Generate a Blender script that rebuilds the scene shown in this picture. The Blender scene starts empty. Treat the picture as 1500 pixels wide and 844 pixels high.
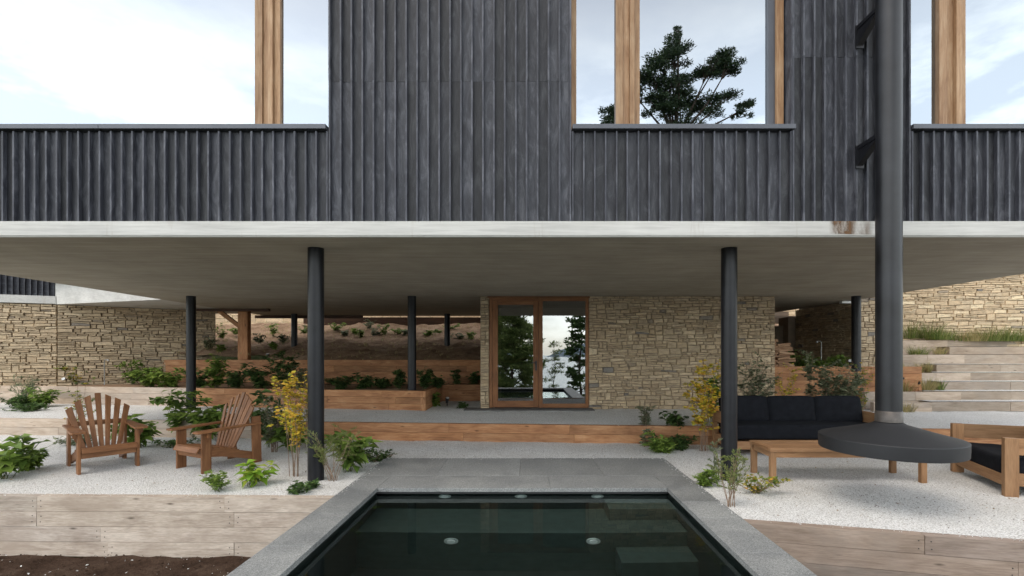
import bpy, math, random
from mathutils import Vector, Matrix
random.seed(11)
R = math.radians
S = bpy.context.scene
COL = S.collection
EYE = 1.7          # eye height above the lower gravel terrace (z = 0)
F = 700.0          # focal length in photo pixels (1500 px wide)

# ------------------------------------------------------------------ camera, sky, sun
cd = bpy.data.cameras.new('camera'); cam = bpy.data.objects.new('camera', cd); COL.objects.link(cam)
cam.location = (0, 0, EYE); cam.rotation_euler = (R(90), 0, 0)
cd.sensor_width = 36; cd.lens = F / 1500 * 36
cd.shift_x = -22 / 1500; cd.shift_y = 96 / 1500
cd.clip_start = .05; cd.clip_end = 9000
S.camera = cam
SUN_EL, SUN_AZ = 60, 222      # azimuth: 180 = straight behind the camera
w = bpy.data.worlds.new('World'); S.world = w; w.use_nodes = True
nt = w.node_tree; bg = nt.nodes['Background']
sky = nt.nodes.new('ShaderNodeTexSky'); sky.sky_type = 'NISHITA'; sky.sun_disc = False
sky.sun_elevation = R(SUN_EL); sky.sun_rotation = R(SUN_AZ); sky.air_density = 1.0; sky.dust_density = 1.2; sky.ozone_density = 1.0
tc = nt.nodes.new('ShaderNodeTexCoord'); mp = nt.nodes.new('ShaderNodeMapping'); mp.inputs['Scale'].default_value = (1.6, 1.6, 4.5)
nz = nt.nodes.new('ShaderNodeTexNoise'); nz.inputs['Scale'].default_value = 1.7; nz.inputs['Detail'].default_value = 7; nz.inputs['Roughness'].default_value = .6
rp = nt.nodes.new('ShaderNodeValToRGB'); rp.color_ramp.elements[0].position = .45; rp.color_ramp.elements[1].position = .68
rp.color_ramp.elements[0].color = (.30, .30, .30, 1); rp.color_ramp.elements[1].color = (.80, .80, .80, 1)
mx = nt.nodes.new('ShaderNodeMix'); mx.data_type = 'RGBA'; mx.inputs['B'].default_value = (9.6, 9.7, 9.8, 1)
nt.links.new(tc.outputs['Generated'], mp.inputs['Vector']); nt.links.new(mp.outputs['Vector'], nz.inputs['Vector'])
nt.links.new(nz.outputs['Fac'], rp.inputs['Fac'])
sx = nt.nodes.new('ShaderNodeSeparateXYZ'); nt.links.new(tc.outputs['Generated'], sx.inputs[0])
mr = nt.nodes.new('ShaderNodeMapRange'); mr.inputs['From Min'].default_value = .38; mr.inputs['From Max'].default_value = .62; nt.links.new(sx.outputs['Z'], mr.inputs['Value'])
mxf = nt.nodes.new('ShaderNodeMix'); mxf.data_type = 'RGBA'; mxf.inputs['B'].default_value = (.45, .45, .45, 1)
nt.links.new(mr.outputs['Result'], mxf.inputs['Factor']); nt.links.new(rp.outputs['Color'], mxf.inputs['A']); nt.links.new(mxf.outputs['Result'], mx.inputs['Factor'])
cb = nt.nodes.new('ShaderNodeMix'); cb.data_type = 'RGBA'; cb.inputs['A'].default_value = (16.6, 17.8, 18.8, 1); cb.inputs['B'].default_value = (6.5, 6.4, 6.2, 1)
nt.links.new(mr.outputs['Result'], cb.inputs['Factor']); nt.links.new(cb.outputs['Result'], mx.inputs['B'])
nt.links.new(sky.outputs['Color'], mx.inputs['A']); nt.links.new(mx.outputs['Result'], bg.inputs['Color'])
bg.inputs['Strength'].default_value = .12
sl = bpy.data.lights.new('sun', 'SUN'); sun = bpy.data.objects.new('sun', sl); COL.objects.link(sun)
sl.energy = .5; sl.angle = R(38); sl.color = (1, .95, .87)
# direction towards the sun: azimuth clockwise from +Y (north) as in the sky texture
sd = Vector((math.sin(R(SUN_AZ)) * math.cos(R(SUN_EL)), math.cos(R(SUN_AZ)) * math.cos(R(SUN_EL)), math.sin(R(SUN_EL))))
sun.rotation_euler = sd.to_track_quat('Z', 'Y').to_euler(); sun.location = (0, -6, 20)
S.view_settings.view_transform = 'Standard'; S.view_settings.look = 'None'
S.view_settings.gamma = 1; S.view_settings.exposure = 1.22
S.view_settings.use_white_balance = True; S.view_settings.white_balance_temperature = 7150
S.cycles.use_denoising = True
S.cycles.max_bounces = 8; S.cycles.diffuse_bounces = 6; S.cycles.glossy_bounces = 4
S.cycles.transmission_bounces = 4; S.cycles.transparent_max_bounces = 8
S.cycles.sample_clamp_indirect = 6; S.cycles.blur_glossy = .3

# ------------------------------------------------------------------ material helpers
def newmat(name):
    m = bpy.data.materials.new(name); m.use_nodes = True
    n = m.node_tree.nodes; b = n['Principled BSDF']; return m, m.node_tree, b
def N(t, kind, **kw):
    n = t.nodes.new(kind)
    for k, v in kw.items():
        if k in n.inputs.keys(): n.inputs[k].default_value = v
        else: setattr(n, k, v)
    return n
def L(t, a, b): t.links.new(a, b)
def ramp(t, fac, stops):
    r = t.nodes.new('ShaderNodeValToRGB'); cr = r.color_ramp
    while len(cr.elements) > 1: cr.elements.remove(cr.elements[-1])
    for i, (p, c) in enumerate(stops):
        e = cr.elements[0] if i == 0 else cr.elements.new(p)
        e.position = p; e.color = (c[0], c[1], c[2], 1) if isinstance(c, (tuple, list)) else (c, c, c, 1)
    L(t, fac, r.inputs['Fac']); return r.outputs['Color']
def mix(t, fac, a, b, mode='MIX'):
    m = t.nodes.new('ShaderNodeMix'); m.data_type = 'RGBA'; m.blend_type = mode
    for sock, v in ((m.inputs['Factor'], fac), (m.inputs['A'], a), (m.inputs['B'], b)):
        if isinstance(v, (int, float)): sock.default_value = v
        elif isinstance(v, tuple): sock.default_value = (v[0], v[1], v[2], 1)
        else: L(t, v, sock)
    return m.outputs['Result']
def coords(t, kind='Object', scale=(1, 1, 1), add=None):
    c = t.nodes.new('ShaderNodeTexCoord'); m = t.nodes.new('ShaderNodeMapping'); m.inputs['Scale'].default_value = scale
    L(t, c.outputs[kind], m.inputs['Vector'])
    return m.outputs['Vector']
def noise(t, vec, scale, detail=4, rough=.55, dist=0):
    n = N(t, 'ShaderNodeTexNoise', Scale=scale, Detail=detail, Roughness=rough, Distortion=dist)
    L(t, vec, n.inputs['Vector']); return n.outputs['Fac']
def rnd(t):
    a = t.nodes.new('ShaderNodeAttribute'); a.attribute_name = 'rnd'; return a.outputs['Fac']
def bump(t, b, h, strength=.4, dist=.01):
    n = N(t, 'ShaderNodeBump', Strength=strength, Distance=dist); L(t, h, n.inputs['Height']); L(t, n.outputs['Normal'], b.inputs['Normal'])

def wood(name, dark, mid, light, rough=.7, grain=1.0, stain=None, knots=True, spread=.35):
    m, t, b = newmat(name); b.inputs['Roughness'].default_value = rough; b.inputs['Specular IOR Level'].default_value = .25
    v = coords(t, 'UV', (1.3, 22, 1)); v2 = coords(t, 'UV', (.9, 3.2, 1)); v3 = coords(t, 'UV', (6, 90, 1))
    g = noise(t, v, 2.2, 6, .6, .9); g2 = noise(t, v2, 2.0, 4, .6, .5); g3 = noise(t, v3, 2.0, 3, .6)
    c = ramp(t, g, [(.3, dark), (.5, mid), (.72, light)])
    c = mix(t, .55, c, ramp(t, g2, [(.32, dark), (.52, mid), (.7, light)]))
    c = mix(t, .5 * grain, c, ramp(t, g3, [(.3, .35), (.6, 1.0)]), 'MULTIPLY')
    if knots:
        vo = N(t, 'ShaderNodeTexVoronoi', Scale=1.6); L(t, coords(t, 'UV', (1.2, 4.5, 1)), vo.inputs['Vector'])
        k = ramp(t, vo.outputs['Distance'], [(.03, 1.0), (.12, 0.0)])
        c = mix(t, k, c, tuple(x * .45 for x in dark))
    if stain:
        s = noise(t, coords(t, 'Object', (1, 1, 1)), 1.1, 5, .65)
        c = mix(t, ramp(t, s, [(.48, 0.0), (.66, .8)]), c, stain)
    q = 1 - spread
    c = mix(t, 1.0, c, ramp(t, rnd(t), [(0, (q, q, q)), (.3, (.98, .93, .88)), (.5, (.84, .82, .82)), (.75, (1, .97, .94)), (1, (.93 - spread * .2,) * 3)]), 'MULTIPLY')
    L(t, c, b.inputs['Base Color']); bump(t, b, g, .35, .004)
    return m

M = {}
M['grey_timber'] = wood('weathered grey timber', (.30, .245, .20), (.58, .505, .435), (.76, .695, .62), .8, 1.0, stain=(.40, .335, .28), spread=.34)
M['brown_timber'] = wood('weathered brown timber', (.20, .155, .125), (.34, .275, .23), (.46, .39, .34), .8, .6, stain=(.26, .225, .20), spread=.25)
M['step_timber'] = wood('pale step timber', (.32, .25, .19), (.53, .44, .36), (.66, .57, .48), .8, .5, stain=(.42, .36, .31), spread=.28)
M['stair_timber'] = wood('stair riser timber', (.26, .205, .155), (.42, .35, .285), (.54, .47, .39), .8, .6, stain=(.33, .29, .25), spread=.3)
M['red_timber'] = wood('sheltered red brown timber', (.19, .082, .038), (.44, .215, .105), (.62, .37, .20), .7, .6, spread=.4)
M['chair_wood'] = wood('oiled chair wood', (.12, .050, .022), (.235, .105, .046), (.37, .18, .085), .5, .5, knots=False, spread=.3)
M['teak'] = wood('oiled teak', (.20, .105, .052), (.34, .19, .098), (.44, .27, .15), .55, .5, knots=False, spread=.25)
M['frame_wood'] = wood('window frame wood', (.22, .115, .06), (.42, .26, .15), (.58, .42, .28), .5, .5, knots=False, spread=.35)
M['door_wood'] = wood('door frame wood', (.13, .05, .022), (.26, .115, .05), (.36, .18, .085), .5, .5, knots=False, spread=.3)
M['dark_wood'] = wood('dark brown timber', (.035, .018, .012), (.07, .035, .02), (.12, .06, .035), .6, .6, knots=False)

def charred():
    m, t, b = newmat('charred cladding'); b.inputs['Roughness'].default_value = .55; b.inputs['Specular IOR Level'].default_value = .35
    g = noise(t, coords(t, 'UV', (1.0, 14, 1)), 2.5, 6, .65, .6); g2 = noise(t, coords(t, 'UV', (1.1, 4, 1)), 2.0, 6, .7, 1.2)
    c = ramp(t, g, [(.3, (.028, .030, .038)), (.6, (.062, .065, .078)), (.8, (.10, .104, .12))])
    c = mix(t, .6, c, ramp(t, g2, [(.32, (.018, .019, .026)), (.5, (.058, .062, .078)), (.66, (.17, .178, .205))]))
    sp = noise(t, coords(t, 'UV', (9, 30, 1)), 3.0, 4, .7)
    c = mix(t, ramp(t, sp, [(.62, 0.0), (.74, .6)]), c, (.24, .245, .265))
    wv = N(t, 'ShaderNodeTexNoise', Scale=1.3, Detail=5.0, Roughness=.75, Distortion=1.5); L(t, coords(t, 'UV', (.7, 5, 1)), wv.inputs['Vector'])
    c = mix(t, ramp(t, wv.outputs['Fac'], [(.60, 0.0), (.72, .7)]), c, (.012, .012, .015))
    c = mix(t, 1.0, c, ramp(t, rnd(t), [(0, (.33, .325, .31)), (1, (.96, .96, .97))]), 'MULTIPLY')
    L(t, c, b.inputs['Base Color']); bump(t, b, g, .5, .004); return m
M['charred'] = charred()

def simple(name, col, rough=.6, metal=0, var=.15, scale=6, bs=0, spec=.5):
    m, t, b = newmat(name); b.inputs['Roughness'].default_value = rough; b.inputs['Metallic'].default_value = metal; b.inputs['Specular IOR Level'].default_value = spec
    n = noise(t, coords(t), scale, 6, .6)
    c = mix(t, 1.0, col, ramp(t, n, [(.3, 1 - var), (.7, 1 + var)]), 'MULTIPLY')
    L(t, c, b.inputs['Base Color'])
    if bs: bump(t, b, noise(t, coords(t), scale * 12, 4, .6), bs, .004)
    return m
M['black_steel'] = simple('black painted steel', (.009, .0095, .012), .36, .0, .35, 5, .15, .3)
M['flue_steel'] = simple('blackened flue steel', (.010, .0105, .013), .40, .1, .6, 3, .15)
M['bare_steel'] = simple('burnished steel', (.085, .075, .068), .45, .5, .45, 8)
M['hood_steel'] = simple('matt grey hood steel', (.012, .013, .0155), .62, .0, .2, 3, .1)
M['cap_metal'] = simple('grey cap flashing', (.085, .09, .105), .4, .3, .12, 3)
M['black_fabric'] = simple('black fabric', (.010, .011, .014), .95, 0, .25, 10, .3, .12)
M['dark_room'] = simple('dark room plaster', (.05, .045, .04), .9)
M['white_plastic'] = simple('white lamp lens', (.7, .72, .72), .3)
M['black_plastic'] = simple('black lamp housing', (.02, .02, .022), .5)
M['galv'] = simple('galvanised pipe', (.45, .46, .47), .35, .8)
M['pool_lens'] = simple('pool light lens', (.42, .46, .46), .25, 0, .05)
M['bark'] = simple('brown bark', (.10, .07, .05), .9, 0, .4, 9, .6)
M['stem'] = simple('pale woody stem', (.22, .15, .105), .8, 0, .3, 12)
M['green_stem'] = simple('green stem', (.10, .12, .05), .7, 0, .3, 12)
M['doormat'] = simple('dark grey stone sill', (.10, .098, .095), .8, 0, .25, 6, .3)

def concrete(name, a, bcol, streak=True, rough=.85, stains=0):
    m, t, b = newmat(name); b.inputs['Roughness'].default_value = rough; b.inputs['Specular IOR Level'].default_value = .2
    n1 = noise(t, coords(t, 'Object', (.35, 3.2, 3.2)), 2.0, 7, .65, .3); n2 = noise(t, coords(t, 'Object', (1, 1, 1)), 1.3, 6, .6)
    n3 = noise(t, coords(t, 'Object', (.5, 12, 12)), 3.0, 4, .7)
    c = ramp(t, n1 if streak else n2, [(.3, a), (.7, bcol)])
    c = mix(t, .5, c, ramp(t, n2, [(.3, a), (.7, bcol)]))
    c = mix(t, .5, c, ramp(t, n3, [(.35, .72), (.6, 1.05)]), 'MULTIPLY')
    if stains:
        s = noise(t, coords(t, 'Object', (2.4, 1, .35)), 1.6, 5, .7)
        c = mix(t, ramp(t, s, [(.60, 0.0), (.74, stains)]), c, (.22, .14, .08))
    L(t, c, b.inputs['Base Color']); bump(t, b, n3, .25, .004); return m
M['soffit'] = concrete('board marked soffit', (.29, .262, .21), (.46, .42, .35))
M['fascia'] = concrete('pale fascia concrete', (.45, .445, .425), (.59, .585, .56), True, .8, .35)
M['wing_concrete'] = concrete('pale wing concrete', (.45, .44, .42), (.68, .67, .64))

def stonemat(name, stops, mort=(.10, .085, .065)):
    m, t, b = newmat(name); b.inputs['Roughness'].default_value = .9; b.inputs['Specular IOR Level'].default_value = .15
    n = noise(t, coords(t, 'Object', (1, 1, 2)), 9, 7, .7); n2 = noise(t, coords(t, 'Object', (1, 1, 1)), 45, 4, .7)
    c = ramp(t, rnd(t), stops)
    c = mix(t, .8, c, ramp(t, n, [(.28, (.55, .52, .50)), (.5, 1.0), (.72, (1.28, 1.22, 1.1))]), 'MULTIPLY')
    c = mix(t, .5, c, ramp(t, n2, [(.3, .65), (.6, 1.1)]), 'MULTIPLY')
    L(t, c, b.inputs['Base Color']); bump(t, b, mix(t, .5, n, n2), .7, .015); return m
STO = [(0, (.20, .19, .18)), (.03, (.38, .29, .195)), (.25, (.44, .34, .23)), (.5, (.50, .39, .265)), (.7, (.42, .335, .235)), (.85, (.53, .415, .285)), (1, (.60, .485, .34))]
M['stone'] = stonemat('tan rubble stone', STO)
M['stone_pale_lit'] = stonemat('sunlit pale rubble stone', [(p, tuple(min(.75, x * 1.3) for x in c)) for p, c in STO])  # tan stone lightened: daylight on the open walls is put into the colour
M['mortar'] = simple('dark mortar', (.22, .175, .13), .95)

def gravel():
    m, t, b = newmat('white crushed gravel'); b.inputs['Roughness'].default_value = .9; b.inputs['Specular IOR Level'].default_value = .2
    v = coords(t)
    vo = N(t, 'ShaderNodeTexVoronoi', Scale=75.0); L(t, v, vo.inputs['Vector'])
    c = ramp(t, vo.outputs['Color'], [(.0, (.42, .41, .39)), (.16, (.74, .735, .72)), (.6, (.86, .86, .85)), (1, (.90, .90, .89))])
    c = mix(t, ramp(t, vo.outputs['Distance'], [(.42, 0.0), (.75, .65)]), c, (.33, .32, .30))
    n = noise(t, v, .9, 6, .65)
    sp = noise(t, v, 26, 5, .7); c = mix(t, ramp(t, sp, [(.60, 0.0), (.70, .75)]), c, (.20, .17, .14))
    c = mix(t, .8, c, ramp(t, n, [(.3, (.86, .85, .83)), (.6, 1.0)]), 'MULTIPLY')
    L(t, c, b.inputs['Base Color']); bump(t, b, mix(t, .45, vo.outputs['Distance'], noise(t, v, 9, 4, .6)), 1.0, .025); return m
M['gravel'] = gravel()

def soil(name, a, bc, c3):
    m, t, b = newmat(name); b.inputs['Roughness'].default_value = 1; b.inputs['Specular IOR Level'].default_value = .1
    v = coords(t); n = noise(t, v, 3, 8, .7); n2 = noise(t, v, 40, 5, .7)
    c = ramp(t, n, [(.3, a), (.5, bc), (.7, c3)]); c = mix(t, .7, c, ramp(t, n2, [(.3, .45), (.65, 1.2)]), 'MULTIPLY')
    L(t, c, b.inputs['Base Color']); bump(t, b, n2, 1, .03); return m
M['dark_soil'] = soil('dark damp soil', (.04, .024, .016), (.07, .043, .03), (.11, .075, .055))
M['soil'] = soil('dry brown soil', (.17, .105, .066), (.31, .205, .135), (.44, .315, .215))
M['field'] = soil('grassy ground', (.04, .055, .02), (.08, .10, .035), (.16, .14, .07))

def granite():
    m, t, b = newmat('grey granite coping'); b.inputs['Roughness'].default_value = .62
    v = coords(t); vo = N(t, 'ShaderNodeTexVoronoi', Scale=150.0); L(t, v, vo.inputs['Vector'])
    c = ramp(t, vo.outputs['Color'], [(0, (.10, .105, .105)), (.5, (.225, .232, .23)), (1, (.36, .365, .36))])
    n = noise(t, v, 1.6, 7, .7, .6); c = mix(t, .9, c, ramp(t, n, [(.3, (.70, .72, .75)), (.65, (1.12, 1.12, 1.1))]), 'MULTIPLY')
    c = mix(t, 1.0, c, ramp(t, rnd(t), [(0, .82), (1, 1.06)]), 'MULTIPLY')
    L(t, c, b.inputs['Base Color']); L(t, ramp(t, n, [(.3, .45), (.7, .75)]), b.inputs['Roughness'])
    bump(t, b, vo.outputs['Distance'], .15, .003); return m
M['granite'] = granite()
M['basin'] = simple('dark green pool plaster', (.006, .012, .011), .7, 0, .25, 9, .1)

M['basin_step'] = simple('green pool step plaster', (.026, .042, .038), .7, 0, .25, 9, .1)
def water(name, rough, sc, st, col=(.9, 1, .98)):
    m, t, b = newmat(name); t.nodes.remove(b); out = t.nodes['Material Output']
    g = N(t, 'ShaderNodeBsdfGlass', Roughness=rough, IOR=1.333); g.inputs['Color'].default_value = (*col, 1)
    bp = N(t, 'ShaderNodeBump', Strength=st, Distance=.01); L(t, noise(t, coords(t), sc, 3, .5), bp.inputs['Height']); L(t, bp.outputs['Normal'], g.inputs['Normal'])
    L(t, g.outputs[0], out.inputs['Surface']); return m
M['water'] = water('still pool water', 0, 1.6, .05)
def lakemat():
    m, t, b = newmat('lake water'); b.inputs['Base Color'].default_value = (.05, .10, .13, 1); b.inputs['Roughness'].default_value = .22; b.inputs['Specular IOR Level'].default_value = 1
    bump(t, b, noise(t, coords(t), .05, 4, .6), .3, .5); return m
M['lake'] = lakemat()

def glass(name, refl, tint):
    m, t, b = newmat(name); t.nodes.remove(b); out = t.nodes['Material Output']
    gl = N(t, 'ShaderNodeBsdfGlossy', Roughness=0.0); gl.inputs['Color'].default_value = (*tint, 1)
    tr = t.nodes.new('ShaderNodeBsdfTransparent'); tr.inputs['Color'].default_value = (.45, .48, .48, 1)
    fr = N(t, 'ShaderNodeFresnel', IOR=1.5); ad = N(t, 'ShaderNodeMath', operation='ADD'); ad.use_clamp = True; ad.inputs[1].default_value = refl
    L(t, fr.outputs[0], ad.inputs[0]); ms = t.nodes.new('ShaderNodeMixShader')
    L(t, ad.outputs[0], ms.inputs[0]); L(t, tr.outputs[0], ms.inputs[1]); L(t, gl.outputs[0], ms.inputs[2]); L(t, ms.outputs[0], out.inputs['Surface']); return m
M['win_glass'] = glass('coated window glass', .40, (.86, .935, 1))
M['door_glass'] = glass('door glass', .26, (.95, .98, 1))

def leafmat(name, stops, trans=.38, rough=.5):
    m, t, b = newmat(name); out = t.nodes['Material Output']
    c = ramp(t, rnd(t), stops); b.inputs['Roughness'].default_value = rough; b.inputs['Specular IOR Level'].default_value = .3
    L(t, c, b.inputs['Base Color']); tl = t.nodes.new('ShaderNodeBsdfTranslucent'); L(t, c, tl.inputs['Color'])
    ms = t.nodes.new('ShaderNodeMixShader'); ms.inputs[0].default_value = trans
    L(t, b.outputs[0], ms.inputs[1]); L(t, tl.outputs[0], ms.inputs[2]); L(t, ms.outputs[0], out.inputs['Surface']); return m
M['leaf_green'] = leafmat('mid green leaf', [(0, (.075, .13, .03)), (.5, (.16, .26, .05)), (1, (.30, .40, .09))])
M['leaf_lime'] = leafmat('lime green leaf', [(0, (.14, .27, .03)), (.6, (.26, .42, .05)), (1, (.46, .50, .08))])
M['leaf_dark'] = leafmat('dark green leaf', [(0, (.035, .07, .024)), (.6, (.08, .15, .045)), (1, (.15, .24, .07))])
M['leaf_yellow'] = leafmat('yellow autumn leaf', [(0, (.30, .34, .05)), (.35, (.62, .50, .06)), (.8, (.80, .56, .10)), (1, (.66, .34, .08))])
M['leaf_mixed'] = leafmat('green and yellow leaf', [(0, (.07, .14, .03)), (.5, (.22, .28, .05)), (.75, (.50, .42, .06)), (1, (.62, .34, .06))])
M['leaf_grey'] = leafmat('grey green leaf', [(0, (.09, .115, .06)), (.6, (.19, .225, .13)), (1, (.36, .38, .25))])
M['leaf_olive'] = leafmat('olive needle leaf', [(0, (.08, .11, .03)), (.6, (.19, .24, .07)), (1, (.33, .36, .13))])
M['grass'] = leafmat('grass blade', [(0, (.07, .12, .03)), (.5, (.17, .24, .06)), (1, (.34, .33, .12))])
M['straw'] = leafmat('straw grass blade', [(0, (.20, .22, .07)), (.5, (.42, .36, .17)), (1, (.55, .42, .22))])
M['conifer'] = leafmat('conifer foliage', [(0, (.022, .045, .024)), (.6, (.06, .10, .045)), (1, (.12, .17, .075))], .15)
M['pine'] = leafmat('pine foliage', [(0, (.07, .11, .035)), (.6, (.19, .26, .08)), (1, (.36, .42, .15))], .45)
M['litter'] = leafmat('dry leaf litter', [(0, (.07, .045, .03)), (.6, (.22, .14, .08)), (1, (.42, .30, .15))], 0)
M['firewood'] = wood('split firewood', (.24, .13, .08), (.42, .26, .16), (.58, .40, .27), .85, .7, knots=False, spread=.35)

# ------------------------------------------------------------------ mesh builder
class MB:
    def __init__(s): s.v = []; s.f = []; s.uv = []; s.r = []; s.m = []; s.sm = []
    def face(s, pts, uv=None, r=.5, mi=0, sm=False):
        i = len(s.v); s.v.extend([tuple(p) for p in pts]); s.f.append(tuple(range(i, i + len(pts))))
        s.uv.append(uv or [(0, 0)] * len(pts)); s.r.append(r); s.m.append(mi); s.sm.append(sm)
    def idx(s, faces, verts, r=.5, mi=0, sm=False, uvs=None):
        i = len(s.v); s.v.extend([tuple(p) for p in verts])
        for k, f in enumerate(faces):
            s.f.append(tuple(i + j for j in f)); s.uv.append(uvs[k] if uvs else [(0, 0)] * len(f)); s.r.append(r); s.m.append(mi); s.sm.append(sm)
    def obox(s, c, ax, ay, az, hx, hy, hz, r=None, mi=0, taper=1.0):
        """oriented box, grain along ax; taper scales the +ax end"""
        r = random.random() if r is None else r
        c = Vector(c); ou, ov = random.random() * 50, random.random() * 50
        P = {}
        for i in (-1, 1):
            k = taper if i > 0 else 1.0
            for j in (-1, 1):
                for l in (-1, 1): P[i, j, l] = c + ax * hx * i + ay * hy * j * k + az * hz * l
        def U(i, j, l, mode):
            u = i * hx; v = (j * hy if mode == 'y' else l * hz) + (hy + hz if mode == 'z' else 0)
            if mode == 'x': u, v = l * hz, j * hy
            return (u + ou, v + ov)
        for keys, mode in (([(-1, -1, 1), (1, -1, 1), (1, 1, 1), (-1, 1, 1)], 'y'), ([(-1, 1, -1), (1, 1, -1), (1, -1, -1), (-1, -1, -1)], 'y'),
                           ([(-1, -1, -1), (1, -1, -1), (1, -1, 1), (-1, -1, 1)], 'z'), ([(-1, 1, 1), (1, 1, 1), (1, 1, -1), (-1, 1, -1)], 'z'),
                           ([(1, -1, -1), (1, 1, -1), (1, 1, 1), (1, -1, 1)], 'x'), ([(-1, -1, 1), (-1, 1, 1), (-1, 1, -1), (-1, -1, -1)], 'x')):
            s.face([P[k] for k in keys], [U(*k, mode) for k in keys], r, mi)
    def box(s, lo, hi, r=None, mi=0, grain='x'):
        lo, hi = Vector(lo), Vector(hi); c = (lo + hi) / 2; h = (hi - lo) / 2
        X, Y, Z = Vector((1, 0, 0)), Vector((0, 1, 0)), Vector((0, 0, 1))
        if grain == 'x': s.obox(c, X, Y, Z, h.x, h.y, h.z, r, mi)
        elif grain == 'y': s.obox(c, Y, Z, X, h.y, h.z, h.x, r, mi)
        else: s.obox(c, Z, X, Y, h.z, h.x, h.y, r, mi)
    def beam(s, p0, p1, wd, th, side=None, r=None, mi=0, taper=1.0):
        """board from p0 to p1, width wd along side, thickness th across"""
        p0, p1 = Vector(p0), Vector(p1); ax = (p1 - p0); ln = ax.length; ax.normalize()
        sd_ = Vector(side) if side is not None else Vector((0, 0, 1)); sd_ = (sd_ - ax * sd_.dot(ax))
        if sd_.length < 1e-4: sd_ = ax.orthogonal()
        sd_.normalize(); nn = ax.cross(sd_); s.obox((p0 + p1) / 2, ax, sd_, nn, ln / 2, wd / 2, th / 2, r, mi, taper)
    def tube(s, pts, rads, n=6, r=.5, mi=0, cap=True):
        pts = [Vector(p) for p in pts]; V = []; Fs = []
        up = Vector((.3, .5, .8)).normalized()
        for i, p in enumerate(pts):
            d = (pts[min(i + 1, len(pts) - 1)] - pts[max(i - 1, 0)])
            d = d.normalized() if d.length > 1e-6 else Vector((0, 0, 1))
            a = d.cross(up)
            if a.length < 1e-3: a = d.orthogonal()
            a.normalize(); b = d.cross(a); q = rads[i] if isinstance(rads, (list, tuple)) else rads
            for k in range(n):
                t = 2 * math.pi * k / n; V.append(p + (a * math.cos(t) + b * math.sin(t)) * q)
        for i in range(len(pts) - 1):
            for k in range(n): Fs.append((i * n + k, i * n + (k + 1) % n, (i + 1) * n + (k + 1) % n, (i + 1) * n + k))
        s.idx(Fs, V, r, mi, True)
        if cap:
            s.face(V[:n][::-1], None, r, mi); s.face(V[-n:], None, r, mi)
    def lathe(s, c, prof, n=48, r=.5, mi=0, smooth=True):
        c = Vector(c); V = []; Fs = []
        for (q, z) in prof:
            for k in range(n):
                t = 2 * math.pi * k / n; V.append(c + Vector((q * math.cos(t), q * math.sin(t), z)))
        for i in range(len(prof) - 1):
            for k in range(n): Fs.append((i * n + k, i * n + (k + 1) % n, (i + 1) * n + (k + 1) % n, (i + 1) * n + k))
        s.idx(Fs, V, r, mi, smooth)
    def disc(s, c, nrm, rad, th, n=10, mi=0, r=.5):
        nrm = Vector(nrm).normalized(); c = Vector(c); s.tube([c, c + nrm * th], rad, n, r, mi)
    def leaf(s, p, d, nrm, ln, wd, r=.5, mi=0, curl=.15):
        d = d.normalized(); a = d.cross(nrm)
        if a.length < 1e-3: a = d.orthogonal()
        a.normalize(); n2 = a.cross(d)
        b = p; m1 = p + d * ln * .42 - n2 * ln * curl * .15; tip = p + d * ln - n2 * ln * curl
        l = p + d * ln * .40 + a * wd * .5 + n2 * wd * .16; q = p + d * ln * .40 - a * wd * .5 + n2 * wd * .16
        s.idx([(0, 1, 2), (1, 3, 2), (0, 2, 4), (2, 3, 4)], [b, l, m1, tip, q], r, mi, True)
    def rleaf(s, p, d, nrm, ln, wd, r=.5, mi=0):
        d = d.normalized(); a = d.cross(nrm)
        if a.length < 1e-3: a = d.orthogonal()
        a.normalize(); n2 = a.cross(d)
        s.idx([(0, 1, 2, 3)], [p, p + d * ln * .5 + a * wd * .5 + n2 * wd * .1, p + d * ln, p + d * ln * .5 - a * wd * .5 + n2 * wd * .1], r, mi)
    def blade(s, p, d, ln, wd, bend, r=.5):
        d = Vector(d).normalized(); h = Vector((d.x, d.y, 0)); h = h.normalized() if h.length > 1e-3 else Vector((1, 0, 0))
        a = Vector((-h.y, h.x, 0)); V = []; p = Vector(p); k = 4
        for i in range(k):
            t = i / (k - 1); q = p + d * ln * t + (h * .6 - Vector((0, 0, .75))) * bend * ln * t * t; wq = wd * (1 - t) * .5 + .0006
            V += [q + a * wq, q - a * wq]
        s.idx([(0, 1, 3, 2), (2, 3, 5, 4), (4, 5, 7, 6)], V, r)
    def build(s, name, mats, parent=None, bevel=0, local=False):
        me = bpy.data.meshes.new(name); me.from_pydata(s.v, [], s.f)
        uvl = me.uv_layers.new(name='UVMap'); flat = [c for f in s.uv for uv in f for c in uv]; uvl.data.foreach_set('uv', flat)
        at = me.attributes.new('rnd', 'FLOAT', 'FACE'); at.data.foreach_set('value', s.r)
        mats = mats if isinstance(mats, (list, tuple)) else [mats]
        for m in mats: me.materials.append(M[m] if isinstance(m, str) else m)
        me.polygons.foreach_set('material_index', s.m); me.polygons.foreach_set('use_smooth', s.sm); me.update()
        o = bpy.data.objects.new(name, me); COL.objects.link(o)
        if parent is not None:
            o.parent = parent
            if not local and parent.type == 'EMPTY': o.location = -parent.location
        if bevel:
            bm = o.modifiers.new('bevel', 'BEVEL'); bm.width = bevel; bm.segments = 2; bm.limit_method = 'ANGLE'; bm.angle_limit = R(40)
            wd_ = o.modifiers.new('weld', 'WELD'); wd_.merge_threshold = .0002
            o.modifiers.move(1, 0)
        return o
def tag(o, label=None, cat=None, group=None, kind=None):
    if label: o['label'] = label
    if cat: o['category'] = cat
    if group: o['group'] = group
    if kind: o['kind'] = kind
    return o
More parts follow.
